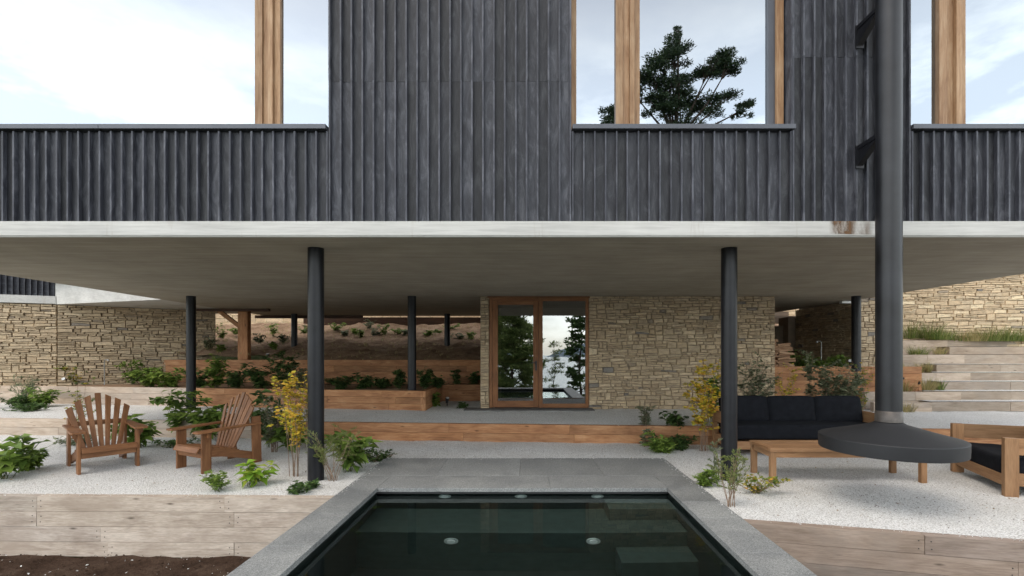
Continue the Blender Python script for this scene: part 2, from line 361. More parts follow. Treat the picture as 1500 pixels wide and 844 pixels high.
def empty(name, loc, label, cat, group=None, rz=0):
    o = bpy.data.objects.new(name, None); COL.objects.link(o); o.location = loc; o.rotation_euler = (0, 0, rz); o.empty_display_size = .2
    return tag(o, label, cat, group)
def O(X, Z, LV=-1.53): return Vector((X * 1.1111, Z * .77778, 1.1111 * (LV + 1.53)))
def gp(px, py, z=0.0):
    y = F * (EYE - z) / (py - 518.0); return Vector(((px - 772) * y / F, y, z))
def at(px, y, z=0.0): return Vector(((px - 772) * y / F, y, z))
def lerp(a, b, t): return a + (b - a) * t
rr = random.uniform

# ------------------------------------------------------------------ terrain
def grid_mesh(name, fx, nx, ny, mat, smooth=True):
    V = []; Fs = []
    for j in range(ny + 1):
        for i in range(nx + 1): V.append(fx(i / nx, j / ny))
    for j in range(ny):
        for i in range(nx):
            a = j * (nx + 1) + i; Fs.append((a, a + 1, a + nx + 2, a + nx + 1))
    mb = MB(); mb.idx(Fs, V, .5, 0, smooth); return mb.build(name, mat)
def hsh(x, y): return math.sin(x * 1.7 + math.sin(y * 1.3) * 1.4) * .5 + math.sin(y * 2.3 + math.sin(x * 2.9) * 1.1) * .3 + math.sin(x * 5.1 + y * 4.3) * .2
def terrain_h(x, y):
    if y < -2: z = -.72 - (-(y + 2)) * .22 if y > -90 else -20.1 - (-(y + 90)) * .02
    elif y < 21: z = -.72
    else: z = -.72 + min((y - 21) * .9, 3.0) + max(0, y - 24) * .22
    if y > 30: z = min(z, 60 + (y - 260) * .02)
    return z + (hsh(x * .05, y * .05) * 1.2 if abs(y) > 40 else 0)
def axis(n, lo, hi, p=3):
    out = []
    for i in range(n + 1):
        t = i / n * 2 - 1; out.append((lo if t < 0 else hi) * abs(t) ** p * (1 if t >= 0 else 1))
    return out
XA = axis(60, -3000, 3000); YA = sorted(set([-4000, -2500, -1500, -900, -500, -300, -180, -90, -60, -40, -25, -12, -6, -2, 0, 4, 8, 12, 16, 20, 21, 22, 23, 24, 27, 32, 40, 55, 80, 120, 180, 260, 400, 800, 1500, 3000]))
V = [(x, y, terrain_h(x, y)) for y in YA for x in XA]; nx = len(XA)
mb = MB(); mb.idx([(j * nx + i, j * nx + i + 1, (j + 1) * nx + i + 1, (j + 1) * nx + i) for j in range(len(YA) - 1) for i in range(nx - 1)
                   if not (YA[j] >= -2 and YA[j + 1] <= 8 and -2.6 < XA[i] < 2.6 and False)], V, .5, 0, True)
# leave the pool pit out of the sheet
pit = [k for k, f in enumerate(mb.f) if all(-3.2 <= mb.v[i][0] <= 3.2 and -2 <= mb.v[i][1] <= 8 for i in f)]
for k in sorted(pit, reverse=True):
    for a in (mb.f, mb.uv, mb.r, mb.m, mb.sm): a.pop(k)
tag(mb.build('terrain', 'field'), 'grassy hillside ground around the house', 'ground', kind='structure')
mb = MB(); mb.face([(-4000, -3800, -14), (4000, -3800, -14), (4000, -52, -14), (-4000, -52, -14)]); tag(mb.build('lake_water', 'lake'), 'pale lake below the garden mirrored in the glass door', 'lake', kind='structure')
V = []; n = 90
for j in range(4):
    for i in range(n + 1):
        a = math.pi * (1.0 + i / n); rad = 2200 + j * 500
        h = (120 + 85 * math.sin(i * .37) + 50 * math.sin(i * .91 + 1) + 18 * math.sin(i * 2.3)) * (0, .55, 1, .6)[j] - 16
        V.append((math.cos(a) * rad, math.sin(a) * rad, h))
mb = MB(); mb.idx([(j * (n + 1) + i, j * (n + 1) + i + 1, (j + 1) * (n + 1) + i + 1, (j + 1) * (n + 1) + i) for j in range(3) for i in range(n)], V, .5, 0, True)
M['far_hill'] = simple('haze blue far hills', (.12, .17, .22), 1, 0, .3, .004)  # distance haze is put into the blue of the hills
tag(mb.build('hills', 'far_hill'), 'haze blue hills across the lake mirrored in the door', 'hills', kind='structure')

# gravel terraces
FL0, FL1 = Vector((-14.0, 5.79)), Vector((-2.26, 5.592))
def yfl(x): return lerp(5.79, 5.592, (x + 14) / 11.74)
def yfr(x): return 4.76 - (x - 2.30) * .2316
def ystep(x): return .77778 * (11.8 - .11 * x / 1.1111)
def gpatch(name, x0, x1, yf, yb, nx, ny, z0, label, amp=.009):
    def f(u, v):
        x = lerp(x0, x1, u); y = lerp(yf(x), yb(x), v); return (x, y, z0 + amp * hsh(x * 2.1, y * 2.3) + amp * .5 * hsh(x * 7, y * 6.1))
    o = grid_mesh(name, f, nx, ny, 'gravel'); return tag(o, label, 'gravel', kind='structure')
gpatch('gravel_ground', -14, -2.2, lambda x: yfl(x) + .03, lambda x: ystep(x) + .03, 110, 40, -.006, 'white gravel of the lower terrace left of the pool')
gpatch('gravel_ground', -2.2, 2.1, lambda x: 7.55, lambda x: ystep(x) + .03, 60, 20, 0, 'white gravel strip between pool paving and timber step')
gpatch('gravel_ground', 2.1, 12, lambda x: yfr(x) + .03, lambda x: ystep(x) + .03, 110, 50, -.006, 'white gravel of the seating terrace right of the pool')
gpatch('gravel_ground', -16, 17, lambda x: ystep(x) + .02, lambda x: 14.3, 160, 40, .326, 'pale gravel of the raised terrace in front of the stone room', .01)
def soilf(u, v):
    x = lerp(-14, -2.3, u); y = lerp(2.4, yfl(x) - .01, v); return (x, y, -.69 + .02 * hsh(x * 3, y * 3) + .012 * hsh(x * 9, y * 11))
tag(grid_mesh('soil_ground', soilf, 120, 40, 'dark_soil'), 'dark bare soil below the front timber wall', 'soil', kind='structure')
def soilr(u, v):
    x = lerp(2.3, 12, u); y = lerp(-1.5, yfr(x) - .01, v); return (x, y, -.69 + .02 * hsh(x * 3, y * 3))
tag(grid_mesh('soil_ground', soilr, 60, 40, 'dark_soil'), 'dark bare soil below the right timber wall', 'soil', kind='structure')

# ------------------------------------------------------------------ timber retaining walls
def sleepers(mb, p0, p1, z0, z1, n, th=.12, lens=(1.6, 2.6), back=None, gap=.003, bolts=False, zt=None):
    """courses of boards; front face on the line p0-p1, thickness away from the camera side"""
    p0, p1 = Vector((p0[0], p0[1], 0)), Vector((p1[0], p1[1], 0)); d = p1 - p0; ln = d.length; d.normalize()
    nb = Vector((-d.y, d.x, 0)) if back is None else Vector((back[0], back[1], 0)).normalized()
    h = (z1 - z0) / n
    for k in range(n):
        s = -rr(0, lens[0] * .7)
        while s < ln:
            e = s + rr(*lens); a, b = max(s, 0), min(e, ln)
            if b - a > .03:
                off = rr(-.004, .004); zc = z0 + h * (k + .5)
                c = p0 + d * (a + b) / 2 + nb * (th / 2 + off) + Vector((0, 0, zc))
                mb.obox(c, d, nb, Vector((0, 0, 1)), (b - a) / 2 - gap * .5, th / 2, h / 2 - gap * .6)
                if bolts:
                    for t in ([a + .05, b - .05] if b - a > .4 else []):
                        for dz in (-.035, .035):
                            mb.disc(p0 + d * (t + rr(-.006, .006)) + nb * off + Vector((0, 0, zc + dz + rr(-.006, .006))) - nb * .001, -nb, .0065, .002, 8, 1)
            s = e
def twall(name, segs, mat, label, n, **kw):
    mb = MB()
    for (p0, p1, z0, z1) in segs: sleepers(mb, p0, p1, z0, z1, n, **kw)
    return tag(mb.build(name, [mat, 'black_plastic'], None, bevel=.005), label, 'retaining wall', 'timber retaining walls of the terraces')
twall('retaining_wall', [((-14, 5.79), (-2.26, 5.592), -.70, .012)], 'grey_timber', 'weathered pale timber wall left of the pool above dark soil', 4, bolts=True, lens=(1.4, 2.4), th=.10)
twall('retaining_wall', [((2.16, 4.792), (12, 2.51), -.70, .012)], 'brown_timber', 'brown grey weathered timber wall right of the pool under the seating gravel', 4, bolts=True, lens=(1.5, 2.6), th=.10)
x1 = -5.35
twall('timber_step', [((-14, ystep(-14)), (x1, ystep(x1)), -.02, .336)], 'step_timber', 'pale weathered timber step behind the left wooden chair', 2, th=.12)
twall('timber_step', [((x1, ystep(x1)), (12, ystep(12)), -.02, .336)], 'red_timber', 'long red brown timber step behind the pool paving', 2, th=.12)
a, b_, c_ = O(-15.5, 17.75), O(-7.9, 16.0), O(-2.2, 14.8)
twall('retaining_wall', [((a.x, a.y), (b_.x, b_.y), .32, .80)], 'step_timber', 'pale timber planter wall in front of the left stone wall', 3, th=.12)
e_ = O(-2.2, 17.8)
twall('retaining_wall', [((b_.x, b_.y), (c_.x, c_.y), .32, .80), ((c_.x, c_.y), (e_.x, e_.y), .32, .80)], 'red_timber', 'red brown timber planter wall with a corner left of the glass door', 3, th=.12)
twall('retaining_wall', [((e_.x - .1, e_.y), (-1.0, e_.y), .32, .80)], 'red_timber', 'short timber wall tucked between planter corner and stone pier', 3, th=.12)
p, q = O(-7.3, 18.6), O(-1.0, 18.6)
twall('retaining_wall', [((p.x, p.y), (-1.0, q.y), .78, 1.51), ((p.x, p.y + .9), (p.x, p.y), .78, 1.51)], 'red_timber', 'upper red brown timber wall in shade under the bare soil slope', 4, th=.12)
p2 = O(-10.6, 19.6); p3 = O(-7.3, 19.6)
twall('retaining_wall', [((p2.x, p2.y), (p3.x + .1, p3.y), .78, 1.50)], 'dark_wood' if False else 'red_timber', 'upper timber wall set back beside the left stone wall', 4, th=.12)
q0, q1 = O(5.56, 15.7), O(7.95, 15.9)
twall('retaining_wall', [((q0.x, q0.y), (10.0, 12.1), .32, 1.37)], 'red_timber', 'tall warm timber wall behind the sofa below the firewood', 6, th=.12)

# beds of soil
def bed(name, pts, z, mat, label, amp=.03):
    (x0, y0), (x1, y1) = pts
    def f(u, v):
        x = lerp(x0, x1, u); y = lerp(y0, y1, v); return (x, y, z + amp * hsh(x * 1.5, y * 1.8) + amp * .5 * hsh(x * 5, y * 6))
    return tag(grid_mesh(name, f, 60, 24, mat), label, 'soil', kind='structure')
def bed_line(name, A, B, yb, z, mat, label):
    def f(u, v):
        x = lerp(A.x, B.x, u); y = lerp(lerp(A.y, B.y, u) + .1, yb, v); return (x, y, z + .025 * hsh(x * 1.5, y * 1.8) + .012 * hsh(x * 5, y * 6))
    return tag(grid_mesh(name, f, 80, 24, mat), label, 'soil', kind='structure')
bed_line('planting_bed', a, c_ - Vector((.1, 0, 0)), 15.4, .76, 'soil', 'soil bed behind the lower planter walls')
bed('planting_bed', ((6.2, 12.45), (10.4, 17.5)), 1.32, 'dark_soil', 'shaded soil bed beside the right stone wall')
bed('planting_bed', ((-2.5, 13.95), (-1.05, 14.5)), .77, 'dark_soil', 'narrow soil bed beside the stone pier')
def slope(u, v):
    x = lerp(-17, 17, u); y = lerp(14.5 if x > -8.15 else 15.35, 24, v); s = y
    z = 1.46 + (s - 14.5) * .215 if s < 18.1 else min(2.234 + (s - 18.1) * .32, 2.93)
    return (x, y, z + .08 * hsh(x * .9, y * 1.1) + .05 * hsh(x * 3.1, y * 3.7) + .03 * hsh(x * 8, y * 9))
tag(grid_mesh('soil_slope', slope, 220, 110, 'soil'), 'bare soil bank rising behind the house', 'slope', kind='structure')

# ------------------------------------------------------------------ stone walls
def stones(mb, P, U, Nn, width, z0, z1, hmin=.045, hmax=.11, wmin=.10, wmax=.38, ztop=None, skip=None, deep=1.0):
    global DEEP; DEEP = deep
    """random rubble: stones on the plane through P along U, outward normal Nn"""
    U = Vector(U).normalized(); Nn = Vector(Nn).normalized(); P = Vector(P)
    z = z0; row = 0; tall = []
    seed = random.random() * 10
    def wob(x, zz): return .016 * math.sin(x * 3.1 + zz * 9 + seed) + .008 * math.sin(x * 7.7 + zz * 23 + seed)
    while z < z1 - .02:
        h = min(rr(hmin, hmax), z1 - z)
        if z1 - (z + h) < .05: h = z1 - z
        zn = z + h; x = 0; nt_ = []
        blocks = sorted(tall); bi = 0; ivs = []; cur = 0
        for (a, b, zt) in blocks:
            if a > cur: ivs.append((cur, a))
            cur = max(cur, b)
        if cur < width: ivs.append((cur, width))
        for (A, B) in ivs:
            x = A
            while x < B - .01:
                wd = rr(wmin, wmax)
                if B - (x + wd) < wmin * .8: wd = B - x
                jobs = []
                t = random.random()
                if t < .10 and zn + hmin < z1 - .05 and wd < .36:
                    h2 = rr(hmin * .8, hmax * .8); nt_.append((x, x + wd, None)); jobs.append([x, x + wd, z, ('T',)])
                elif t < .42 and h > .085: 
                    m_ = z + h * rr(.4, .6); jobs.append([x, x + wd, z, m_]); jobs.append([x, x + wd, m_, zn])
                else: jobs.append([x, x + wd, z, zn])
                for jb in jobs: pend.append(jb) if jb[3] == ('T',) else draw(mb, P, U, Nn, jb[0], jb[1], jb[2], jb[3], wob, width, z0, z1, skip)
                x += wd
        # finish the tall stones of the row before (they span up to this row's top)
        for jb in [j for j in pend if j[3] == ('T',) and j[2] < z - 1e-6]:
            draw(mb, P, U, Nn, jb[0], jb[1], jb[2], zn, wob, width, z0, z1, skip); pend.remove(jb)
        tall = [(a, b, 0) for (a, b, _) in nt_]; z = zn
    for jb in list(pend): draw(mb, P, U, Nn, jb[0], jb[1], jb[2], z1, wob, width, z0, z1, skip); pend.remove(jb)
pend = []; DEEP = 1.0
def draw(mb, P, U, Nn, xa, xb, za, zb, wob, W, Z0, Z1, skip):
    if skip and skip((xa + xb) / 2, (za + zb) / 2): return
    g = .0035; Zv = Vector((0, 0, 1))
    def w2(x, z_): return 0 if (abs(z_ - Z0) < 1e-4 or abs(z_ - Z1) < 1e-4) else wob(x, z_)
    xj = lambda x: 0 if (x < 1e-4 or x > W - 1e-4) else rr(-.007, .007)
    ring = [(xa + g + xj(xa), za + w2(xa, za) + g), ((xa + xb) / 2, za + w2((xa + xb) / 2, za) + g + rr(-.004, .006)), (xb - g + xj(xb), za + w2(xb, za) + g),
            (xb - g + rr(-.008, 0), (za + zb) / 2), (xb - g + xj(xb), zb + w2(xb, zb) - g), ((xa + xb) / 2, zb + w2((xa + xb) / 2, zb) - g + rr(-.006, .004)),
            (xa + g + xj(xa), zb + w2(xa, zb) - g), (xa + g + rr(0, .008), (za + zb) / 2)]
    cx, cz = (xa + xb) / 2, (za + zb) / 2; dp = rr(.006, .026) * DEEP; tx, tz = rr(-.02, .02), rr(-.06, .06)
    outer = [P + U * x + Zv * z_ - Nn * .01 for x, z_ in ring]; front = []
    for x, z_ in ring:
        ddx, ddz = cx - x, cz - z_; l = math.hypot(ddx, ddz); k = min(.010, l * .3) / l
        x2, z2 = x + ddx * k, z_ + ddz * k
        front.append(P + U * x2 + Zv * z2 + Nn * (dp + tx * (x2 - cx) + tz * (z2 - cz) + rr(-.004, .004)))
    r = random.random(); n = 8; cpt = P + U * cx + Zv * cz + Nn * (dp + rr(-.003, .008))
    mb.idx([(i, (i + 1) % n, n + (i + 1) % n, n + i) for i in range(n)], outer + front, r, 0, False)
    mb.idx([(i, (i + 1) % n, n) for i in range(n)], front + [cpt], r, 0, True)

# ------------------------------------------------------------------ the house
FY = 5.825; GY = 6.10; SZ0, SZ1 = 3.122, 3.305; SXL, SXR = -9.35, 8.92; SBY = 18.1
house = empty('house', (0, 12, 0), 'black clad modern house raised on a concrete slab over slim columns', 'house')
mb = MB()
mb.face([(SXL, FY, SZ0), (SXL - .5, SBY, SZ0), (SXR - .35, SBY, SZ0), (SXR, FY, SZ0)][::1]); bot = mb.f
mb.face([(SXR, FY, SZ0), (SXR - .35, SBY, SZ0), (SXR - .35, SBY, SZ1), (SXR, FY, SZ1)])
mb.face([(SXL, FY, SZ0), (SXL, FY, SZ1), (SXL - .5, SBY, SZ1), (SXL - .5, SBY, SZ0)])
mb.face([(SXL - .5, SBY, SZ0), (SXL - .5, SBY, SZ1), (SXR - .35, SBY, SZ1), (SXR - .35, SBY, SZ0)])
mb.face([(SXL, FY + .06, SZ1 - .001), (SXR, FY + .06, SZ1 - .001), (SXR - .35, SBY, SZ1 - .001), (SXL - .5, SBY, SZ1 - .001)])
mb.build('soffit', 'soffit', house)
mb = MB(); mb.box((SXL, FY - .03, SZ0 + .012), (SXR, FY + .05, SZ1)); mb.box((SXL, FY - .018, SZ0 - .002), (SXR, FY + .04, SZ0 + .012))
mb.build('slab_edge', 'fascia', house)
# rust stain on the edge under the flue brackets: a mark with a shape of its own
ms_, t_, b__ = newmat('rust stain'); b__.inputs['Base Color'].default_value = (.16, .085, .04, 1); b__.inputs['Roughness'].default_value = .9
c_n = noise(t_, coords(t_, 'Object', (3.2, 1, 1.2)), 2.6, 6, .75); sx_ = t_.nodes.new('ShaderNodeSeparateXYZ'); L(t_, coords(t_, 'Generated'), sx_.inputs[0]); gx_ = sx_.outputs['X']; trb = t_.nodes.new('ShaderNodeBsdfTransparent'); mxs = t_.nodes.new('ShaderNodeMixShader')
L(t_, mix(t_, 1.0, ramp(t_, c_n, [(.36, 0.0), (.58, .95)]), ramp(t_, gx_, [(0, 0.0), (.12, .9), (.45, 1.0), (.6, .35), (.85, .5), (1, 0.0)]), 'MULTIPLY'), mxs.inputs[0]); L(t_, trb.outputs[0], mxs.inputs[1]); L(t_, b__.outputs[0], mxs.inputs[2]); L(t_, mxs.outputs[0], t_.nodes['Material Output'].inputs['Surface']); M['rust'] = ms_
mb = MB(); mb.face([(3.66, FY - .034, SZ0 + .03), (4.20, FY - .034, SZ0 + .02), (4.20, FY - .034, SZ1), (3.66, FY - .034, SZ1)]); mb.build('rust_stain', 'rust', house)

def cladding(x0, x1, z0, z1, label, ybase=FY, joint=None, bw=.022, bd=.05, pitch=.131, seed=0):
    mb = MB(); n = max(1, round((x1 - x0) / pitch)); p = (x1 - x0) / n; X = Vector((1, 0, 0)); Y = Vector((0, 1, 0)); Z = Vector((0, 0, 1))
    for i in range(n):
        xa = x0 + i * p; cuts = [z0] + ([joint + rr(-.004, .004)] if joint else []) + [z1]
        for k in range(len(cuts) - 1):
            a, b = cuts[k] + .0002, cuts[k + 1] - .0002
            mb.obox((xa + p / 2, ybase + .05 + .012 + rr(-.002, .002), (a + b) / 2), Z, X, Y, (b - a) / 2, p / 2 - .001, .012, rr(0, .8))
            jx = rr(-.002, .002); mb.obox((xa + jx, ybase + bd / 2 + rr(-.002, .003), (a + b) / 2 - .006), Z, X, Y, (b - a) / 2, bw / 2, bd / 2, rr(.75, 1.25))
    jx = 0; mb.obox((x1, ybase + bd / 2, (z0 + z1) / 2 - .006), Z, X, Y, (z1 - z0) / 2, bw / 2, bd / 2)
    o = mb.build('cladding', 'charred', house, bevel=.0025); o['label'] = label
PZ = 4.43; TOP = 8.2
cladding(-9.3, -2.44, SZ1 + .002, PZ - .01, 'dark batten parapet under the left window')
cladding(-2.41, .53, SZ1 + .002, TOP, 'tall dark batten wall between left and middle windows', joint=5.04)
cladding(.56, 3.22, SZ1 + .002, PZ - .01, 'dark batten parapet under the middle window', bw=.018, bd=.04)
cladding(3.25, 4.67, SZ1 + .002, TOP, 'tall dark batten wall behind the flue', joint=5.34)
cladding(4.70, 8.9, SZ1 + .002, PZ - .01, 'dark batten parapet under the right window')
for xa, xb, nm in ((-9.32, -2.445, 'l'), (.553, 3.265, 'm'), (4.69, 8.92, 'r')):
    mb = MB()
    if nm == 'l': mb.box((xa, FY - .03, PZ), (-5.205, GY - .005, PZ + .058)); mb.box((-5.202, FY - .03, PZ), (xb, GY - .005, PZ + .058))
    else: mb.box((xa, FY - .03, PZ), (xb, GY - .005, PZ + .058))
    mb.build('parapet_cap', 'cap_metal', house, bevel=.004)
# solid wall cores, reveals, roof and dark rooms behind the windows
mb = MB()
for xa, xb in ((-2.41, .53), (3.25, 4.67)): mb.box((xa, FY + .076, SZ1 + .003), (xb, GY + .2, TOP))
for xa, xb in ((-9.3, -2.42), (.54, 3.24), (4.68, 8.9)): mb.box((xa, FY + .076, SZ1 + .003), (xb, GY + .2, PZ - .003))
mb.box((-9.3, FY + .01, TOP + .003), (8.9, SBY, TOP + .35)); mb.build('wall_core', 'charred', house)
mb = MB(); mb.box((-9.3, 9.6, SZ1 + .003), (8.9, 9.8, TOP - .003)); mb.box((-9.3, GY + .21, PZ - .2), (8.9, 9.59, PZ - .15)); mb.box((-9.3, GY + .21, 7.4), (8.9, 9.59, 7.5))
mb.box((-9.3, 9.81, SZ1 + .003), (-9.1, SBY - .1, TOP - .003)); mb.box((8.5, 9.81, SZ1 + .003), (8.55, SBY - .1, TOP - .003)); mb.box((-9.0, SBY - .3, SZ1 + .003), (8.4, SBY - .1, TOP - .003))
mb.box((-9.3, GY + .21, SZ1 + .003), (-9.1, 9.59, TOP - .003)); mb.box((8.7, GY + .21, SZ1 + .003), (8.9, 9.59, TOP - .003)); mb.box((-9.1, GY + .21, SZ1 + .003), (8.7, GY + .25, PZ - .203))
mb.build('room', 'dark_room', house)
def window(x0, x1, mullions, label, ends=(0, 0)):
    mb = MB(); zt = TOP
    for (m0, m1) in mullions:
        w_ = m1 - m0   # stepped profile of several planed pieces, as in a double sash meeting post
        mb.box((m0, GY - .06, PZ + .06), (m0 + w_ * .3, GY + .04, zt), grain='z'); mb.box((m0 + w_ * .303, GY - .035, PZ + .06), (m0 + w_ * .56, GY + .04, zt), grain='z')
        mb.box((m0 + w_ * .563, GY - .085, PZ + .06), (m0 + w_ * .76, GY + .04, zt), grain='z'); mb.box((m0 + w_ * .763, GY - .045, PZ + .06), (m1, GY + .04, zt), grain='z')
    if ends[0]: mb.box((x0, GY - .05, PZ + .06), (x0 + ends[0], GY + .04, zt), grain='z')
    if ends[1]: mb.box((x1 - ends[1], GY - .09, PZ + .06), (x1, GY + .04, zt), grain='z'); sb_ = (x1 - ends[1] - .085, x1 - ends[1] - .001)
    mb.box((x0, GY - .02, PZ + .0585), (x1, GY + .05, PZ + .07))
    mb.box((x0, GY - .05, zt - .1), (x1, GY + .05, zt - .002))
    fr = mb.build('window', 'frame_wood', house, bevel=.004); fr['label'] = label
    if ends[1]: sm_ = MB(); sm_.box((sb_[0], GY - .04, PZ + .06), (sb_[1], GY + .04, zt)); sm_.build('reflection_strip', 'cap_metal', fr)  # dark strip standing in for the reflection at the side of the glass
    pm = MB(); xs = [x0 + ends[0]] + [v for m_ in mullions for v in m_] + [x1 - ends[1]]
    for i in range(0, len(xs), 2):
        if xs[i + 1] - xs[i] > .02:
            pm = MB(); pm.face([(xs[i], GY, PZ + .06), (xs[i + 1], GY, PZ + .06), (xs[i + 1], GY, zt - .1), (xs[i], GY, zt - .1)]); pm.build('pane', 'win_glass', fr)
k = GY / F
window(-9.3, -2.43, [((377 - 772) * k, (413 - 772) * k)], 'wide left window with pale wooden post')
window(.545, 3.23, [((901 - 772) * k, (936 - 772) * k)], 'middle window reflecting a dark tree', (.08, .085))
window(4.69, 8.9, [((1370 - 772) * k, (1410 - 772) * k)], 'right window with brown wooden post')
# columns
for X in (-7.5, -2.57, 2.46, 7.35):
    for Z in (8.31, 15.24, 22.0):
        if (Z < 10 and abs(X) > 5) or (X, Z) == (2.46, 15.24): continue
        if Z > 20 and X > 0: continue
        p = O(X, Z); z0 = -.05 if Z < 10 else .3 if Z < 20 else 1.5
        if X > 7: z0 = 1.25
        mb = MB(); mb.tube([(p.x, p.y, z0), (p.x, p.y, SZ0 - .001)], .104, 32)
        mb.build('column', 'black_steel', house)
# stone room with the glass door
WY = 11.853; WX0, WX1 = -1.16, 6.15; DX0, DX1 = (717 - 772) * WY / F, (862 - 772) * WY / F; DZ1 = 3.07; DZ0 = .36
mb = MB(); stones(mb, (DX1 + .005, WY, 0), (1, 0, 0), (0, -1, 0), WX1 - DX1 - .005, .30, SZ0 - .002)
stones(mb, (WX0, WY, 0), (1, 0, 0), (0, -1, 0), DX0 - WX0 - .005, .30, SZ0 - .002, wmin=.1, wmax=.2)
sw = mb.build('stone_wall', 'stone', house); sw['label'] = 'tan rubble stone wall around the glass door'
mb = MB(); mb.box((DX1 + .01, WY + .012, .3), (WX1 - .003, WY + .35, SZ0 - .003)); mb.box((WX0 + .003, WY + .012, .3), (DX0 - .01, WY + 3.5, SZ0 - .003)); mb.box((WX0 + .003, WY + 3.2, .3), (WX1 - .3, WY + 3.5, SZ0 - .003)); mb.box((WX1 - .3, WY + .36, .3), (WX1 - .003, WY + 3.5, SZ0 - .003))
mb.build('wall_backing', 'mortar', sw)
mb = MB(); mb.box((WX0 + .36, WY + .1, .30), (WX1 - .31, WY + 3.19, .345)); mb.box((WX0 + .36, WY + 3.0, .35), (WX1 - .31, WY + 3.18, SZ0 - .01)); mb.build('room_floor', 'dark_room', house)
dm = MB(); fw = .075
y0, y1 = WY - .03, WY + .07
def fbox(m_, xa, xb, za, zb, ya=y0, yb=y1, g='x'): m_.box((xa, ya, za), (xb, yb, zb), grain=g)
fbox(dm, DX0, DX0 + fw, DZ0, DZ1, g='z'); fbox(dm, DX1 - fw, DX1, DZ0, DZ1, g='z'); fbox(dm, DX0 - .05, DX1 + .03, DZ1 + .001, SZ0 - .004)
midx = (789 - 772) * WY / F
fbox(dm, midx, midx + .10, DZ0, DZ1, y0 - .01, y1, 'z')
fbox(dm, DX0 + fw, midx, DZ1 - .05, DZ1); fbox(dm, midx + .10, DX1 - fw, DZ1 - .07, DZ1); fbox(dm, midx + .10, DX1 - fw, DZ0, DZ0 + .1)
dframe = dm.build('door_frame', 'door_wood', house, bevel=.004)
mb = MB(); lx0, lx1 = DX0 + fw + .004, midx - .004
fbox(mb, lx0, lx0 + .13, DZ0 + .01, DZ1 - .055, y0 + .015, y1 - .01, 'z'); fbox(mb, lx1 - .13, lx1, DZ0 + .01, DZ1 - .055, y0 + .015, y1 - .01, 'z')
fbox(mb, lx0 + .13, lx1 - .13, DZ0 + .01, DZ0 + .17, y0 + .015, y1 - .01); fbox(mb, lx0 + .13, lx1 - .13, DZ1 - .16, DZ1 - .055, y0 + .015, y1 - .01)
door = mb.build('door', 'door_wood', house, bevel=.004)
mb = MB(); mb.face([(lx0 + .13, WY + .02, DZ0 + .17), (lx1 - .13, WY + .02, DZ0 + .17), (lx1 - .13, WY + .02, DZ1 - .16), (lx0 + .13, WY + .02, DZ1 - .16)]); mb.build('pane', 'door_glass', door)
mb = MB(); hx = lx1 - .06; mb.box((hx - .02, y0 + .0, 1.28), (hx + .02, y0 + .014, 1.52)); mb.tube([(hx, y0 + .01, 1.47), (hx, y0 - .05, 1.47), (hx - .13, y0 - .05, 1.47)], .011, 8); mb.build('handle', 'black_plastic', door)
mb = MB(); mb.face([(midx + .10, WY + .02, DZ0 + .1), (DX1 - fw, WY + .02, DZ0 + .1), (DX1 - fw, WY + .02, DZ1 - .07), (midx + .10, WY + .02, DZ1 - .07)]); mb.build('pane', 'door_glass', dframe)
mb = MB(); mb.box((-1.52, WY - .42, .30), (1.62, WY + .09, .352)); mb.build('door_sill', 'doormat', house, bevel=.006)
mb = MB(); p = at(1238, 12.9, SZ0); mb.box((p.x - .12, p.y - .06, SZ0 - .07), (p.x + .12, p.y + .06, SZ0 - .003)); mb.build('ceiling_light', 'white_plastic', house, bevel=.008)

# ------------------------------------------------------------------ left wing
wing = empty('house_wing', (-12, 14, .8), 'concrete and dark clad wing on a stone wall at the far left', 'house')
A = O(-13.6, 17.35); A.z = 0; A = O(-12.3, 17.8); B = O(-8.3, 16.05); C = O(-10.2, 20.6)
mb = MB(); zs = SZ0 + .004
Df = O(-12.3, 22); Bk = O(-8.0, 22)
for (z_a, z_b, y_off) in ((zs, zs + .62, 0),):
    P4 = [Vector((A.x, A.y, 0)), Vector((B.x, B.y, 0)), Vector((Bk.x, Bk.y, 0)), Vector((Df.x, Df.y, 0))]
    lo = [p + Vector((0, 0, z_a)) for p in P4]; hi = [p + Vector((0, 0, z_b)) for p in P4]
    mb.face(lo[::-1]); mb.face(hi)
    for i in range(4): mb.face([lo[i], lo[(i + 1) % 4], hi[(i + 1) % 4], hi[i]])
# the beam is hidden behind the main slab where they meet
mb.build('terrace_beam', 'wing_concrete', wing)
d = (B - A); d.z = 0; d.normalize(); nn = Vector((-d.y, d.x, 0))
mb = MB(); mb.obox(Vector((A.x, A.y, zs + .66)) + d * 1.9, d, nn, Vector((0, 0, 1)), 1.95, .16, .035); mb.build('parapet_cap', 'galv', wing)
# clad box above the stone wall, running out of the frame
S0 = O(-16.6, 15.4); S1 = O(-12.28, 17.83); S0 = Vector((S0.x, S0.y, 0)); S1 = Vector((S1.x, S1.y, 0)); d = (S1 - S0).normalized(); nb = Vector((-d.y, d.x, 0))
mb = MB(); W_ = (S1 - S0).length; n_ = int(W_ / .131)
for i in range(n_ + 1):
    c = S0 + d * (i * .131); z_a, z_b = SZ0 + .24, 6.2
    mb.obox(c + Vector((0, 0, (z_a + z_b) / 2)), Vector((0, 0, 1)), d, nb, (z_b - z_a) / 2, .012, .03)
mb.obox((S0 + S1) / 2 + nb * 1.05 + Vector((0, 0, 4.78)), d, nb, Vector((0, 0, 1)), W_ / 2, 1.0, 1.42)
mb.build('cladding', 'charred', wing)
mb = MB(); mb.obox((S0 + S1) / 2 + nb * 1.0 + Vector((0, 0, SZ0 + .125)), d, nb, Vector((0, 0, 1)), W_ / 2, 1.06, .11); mb.build('slab_edge', 'fascia', wing)
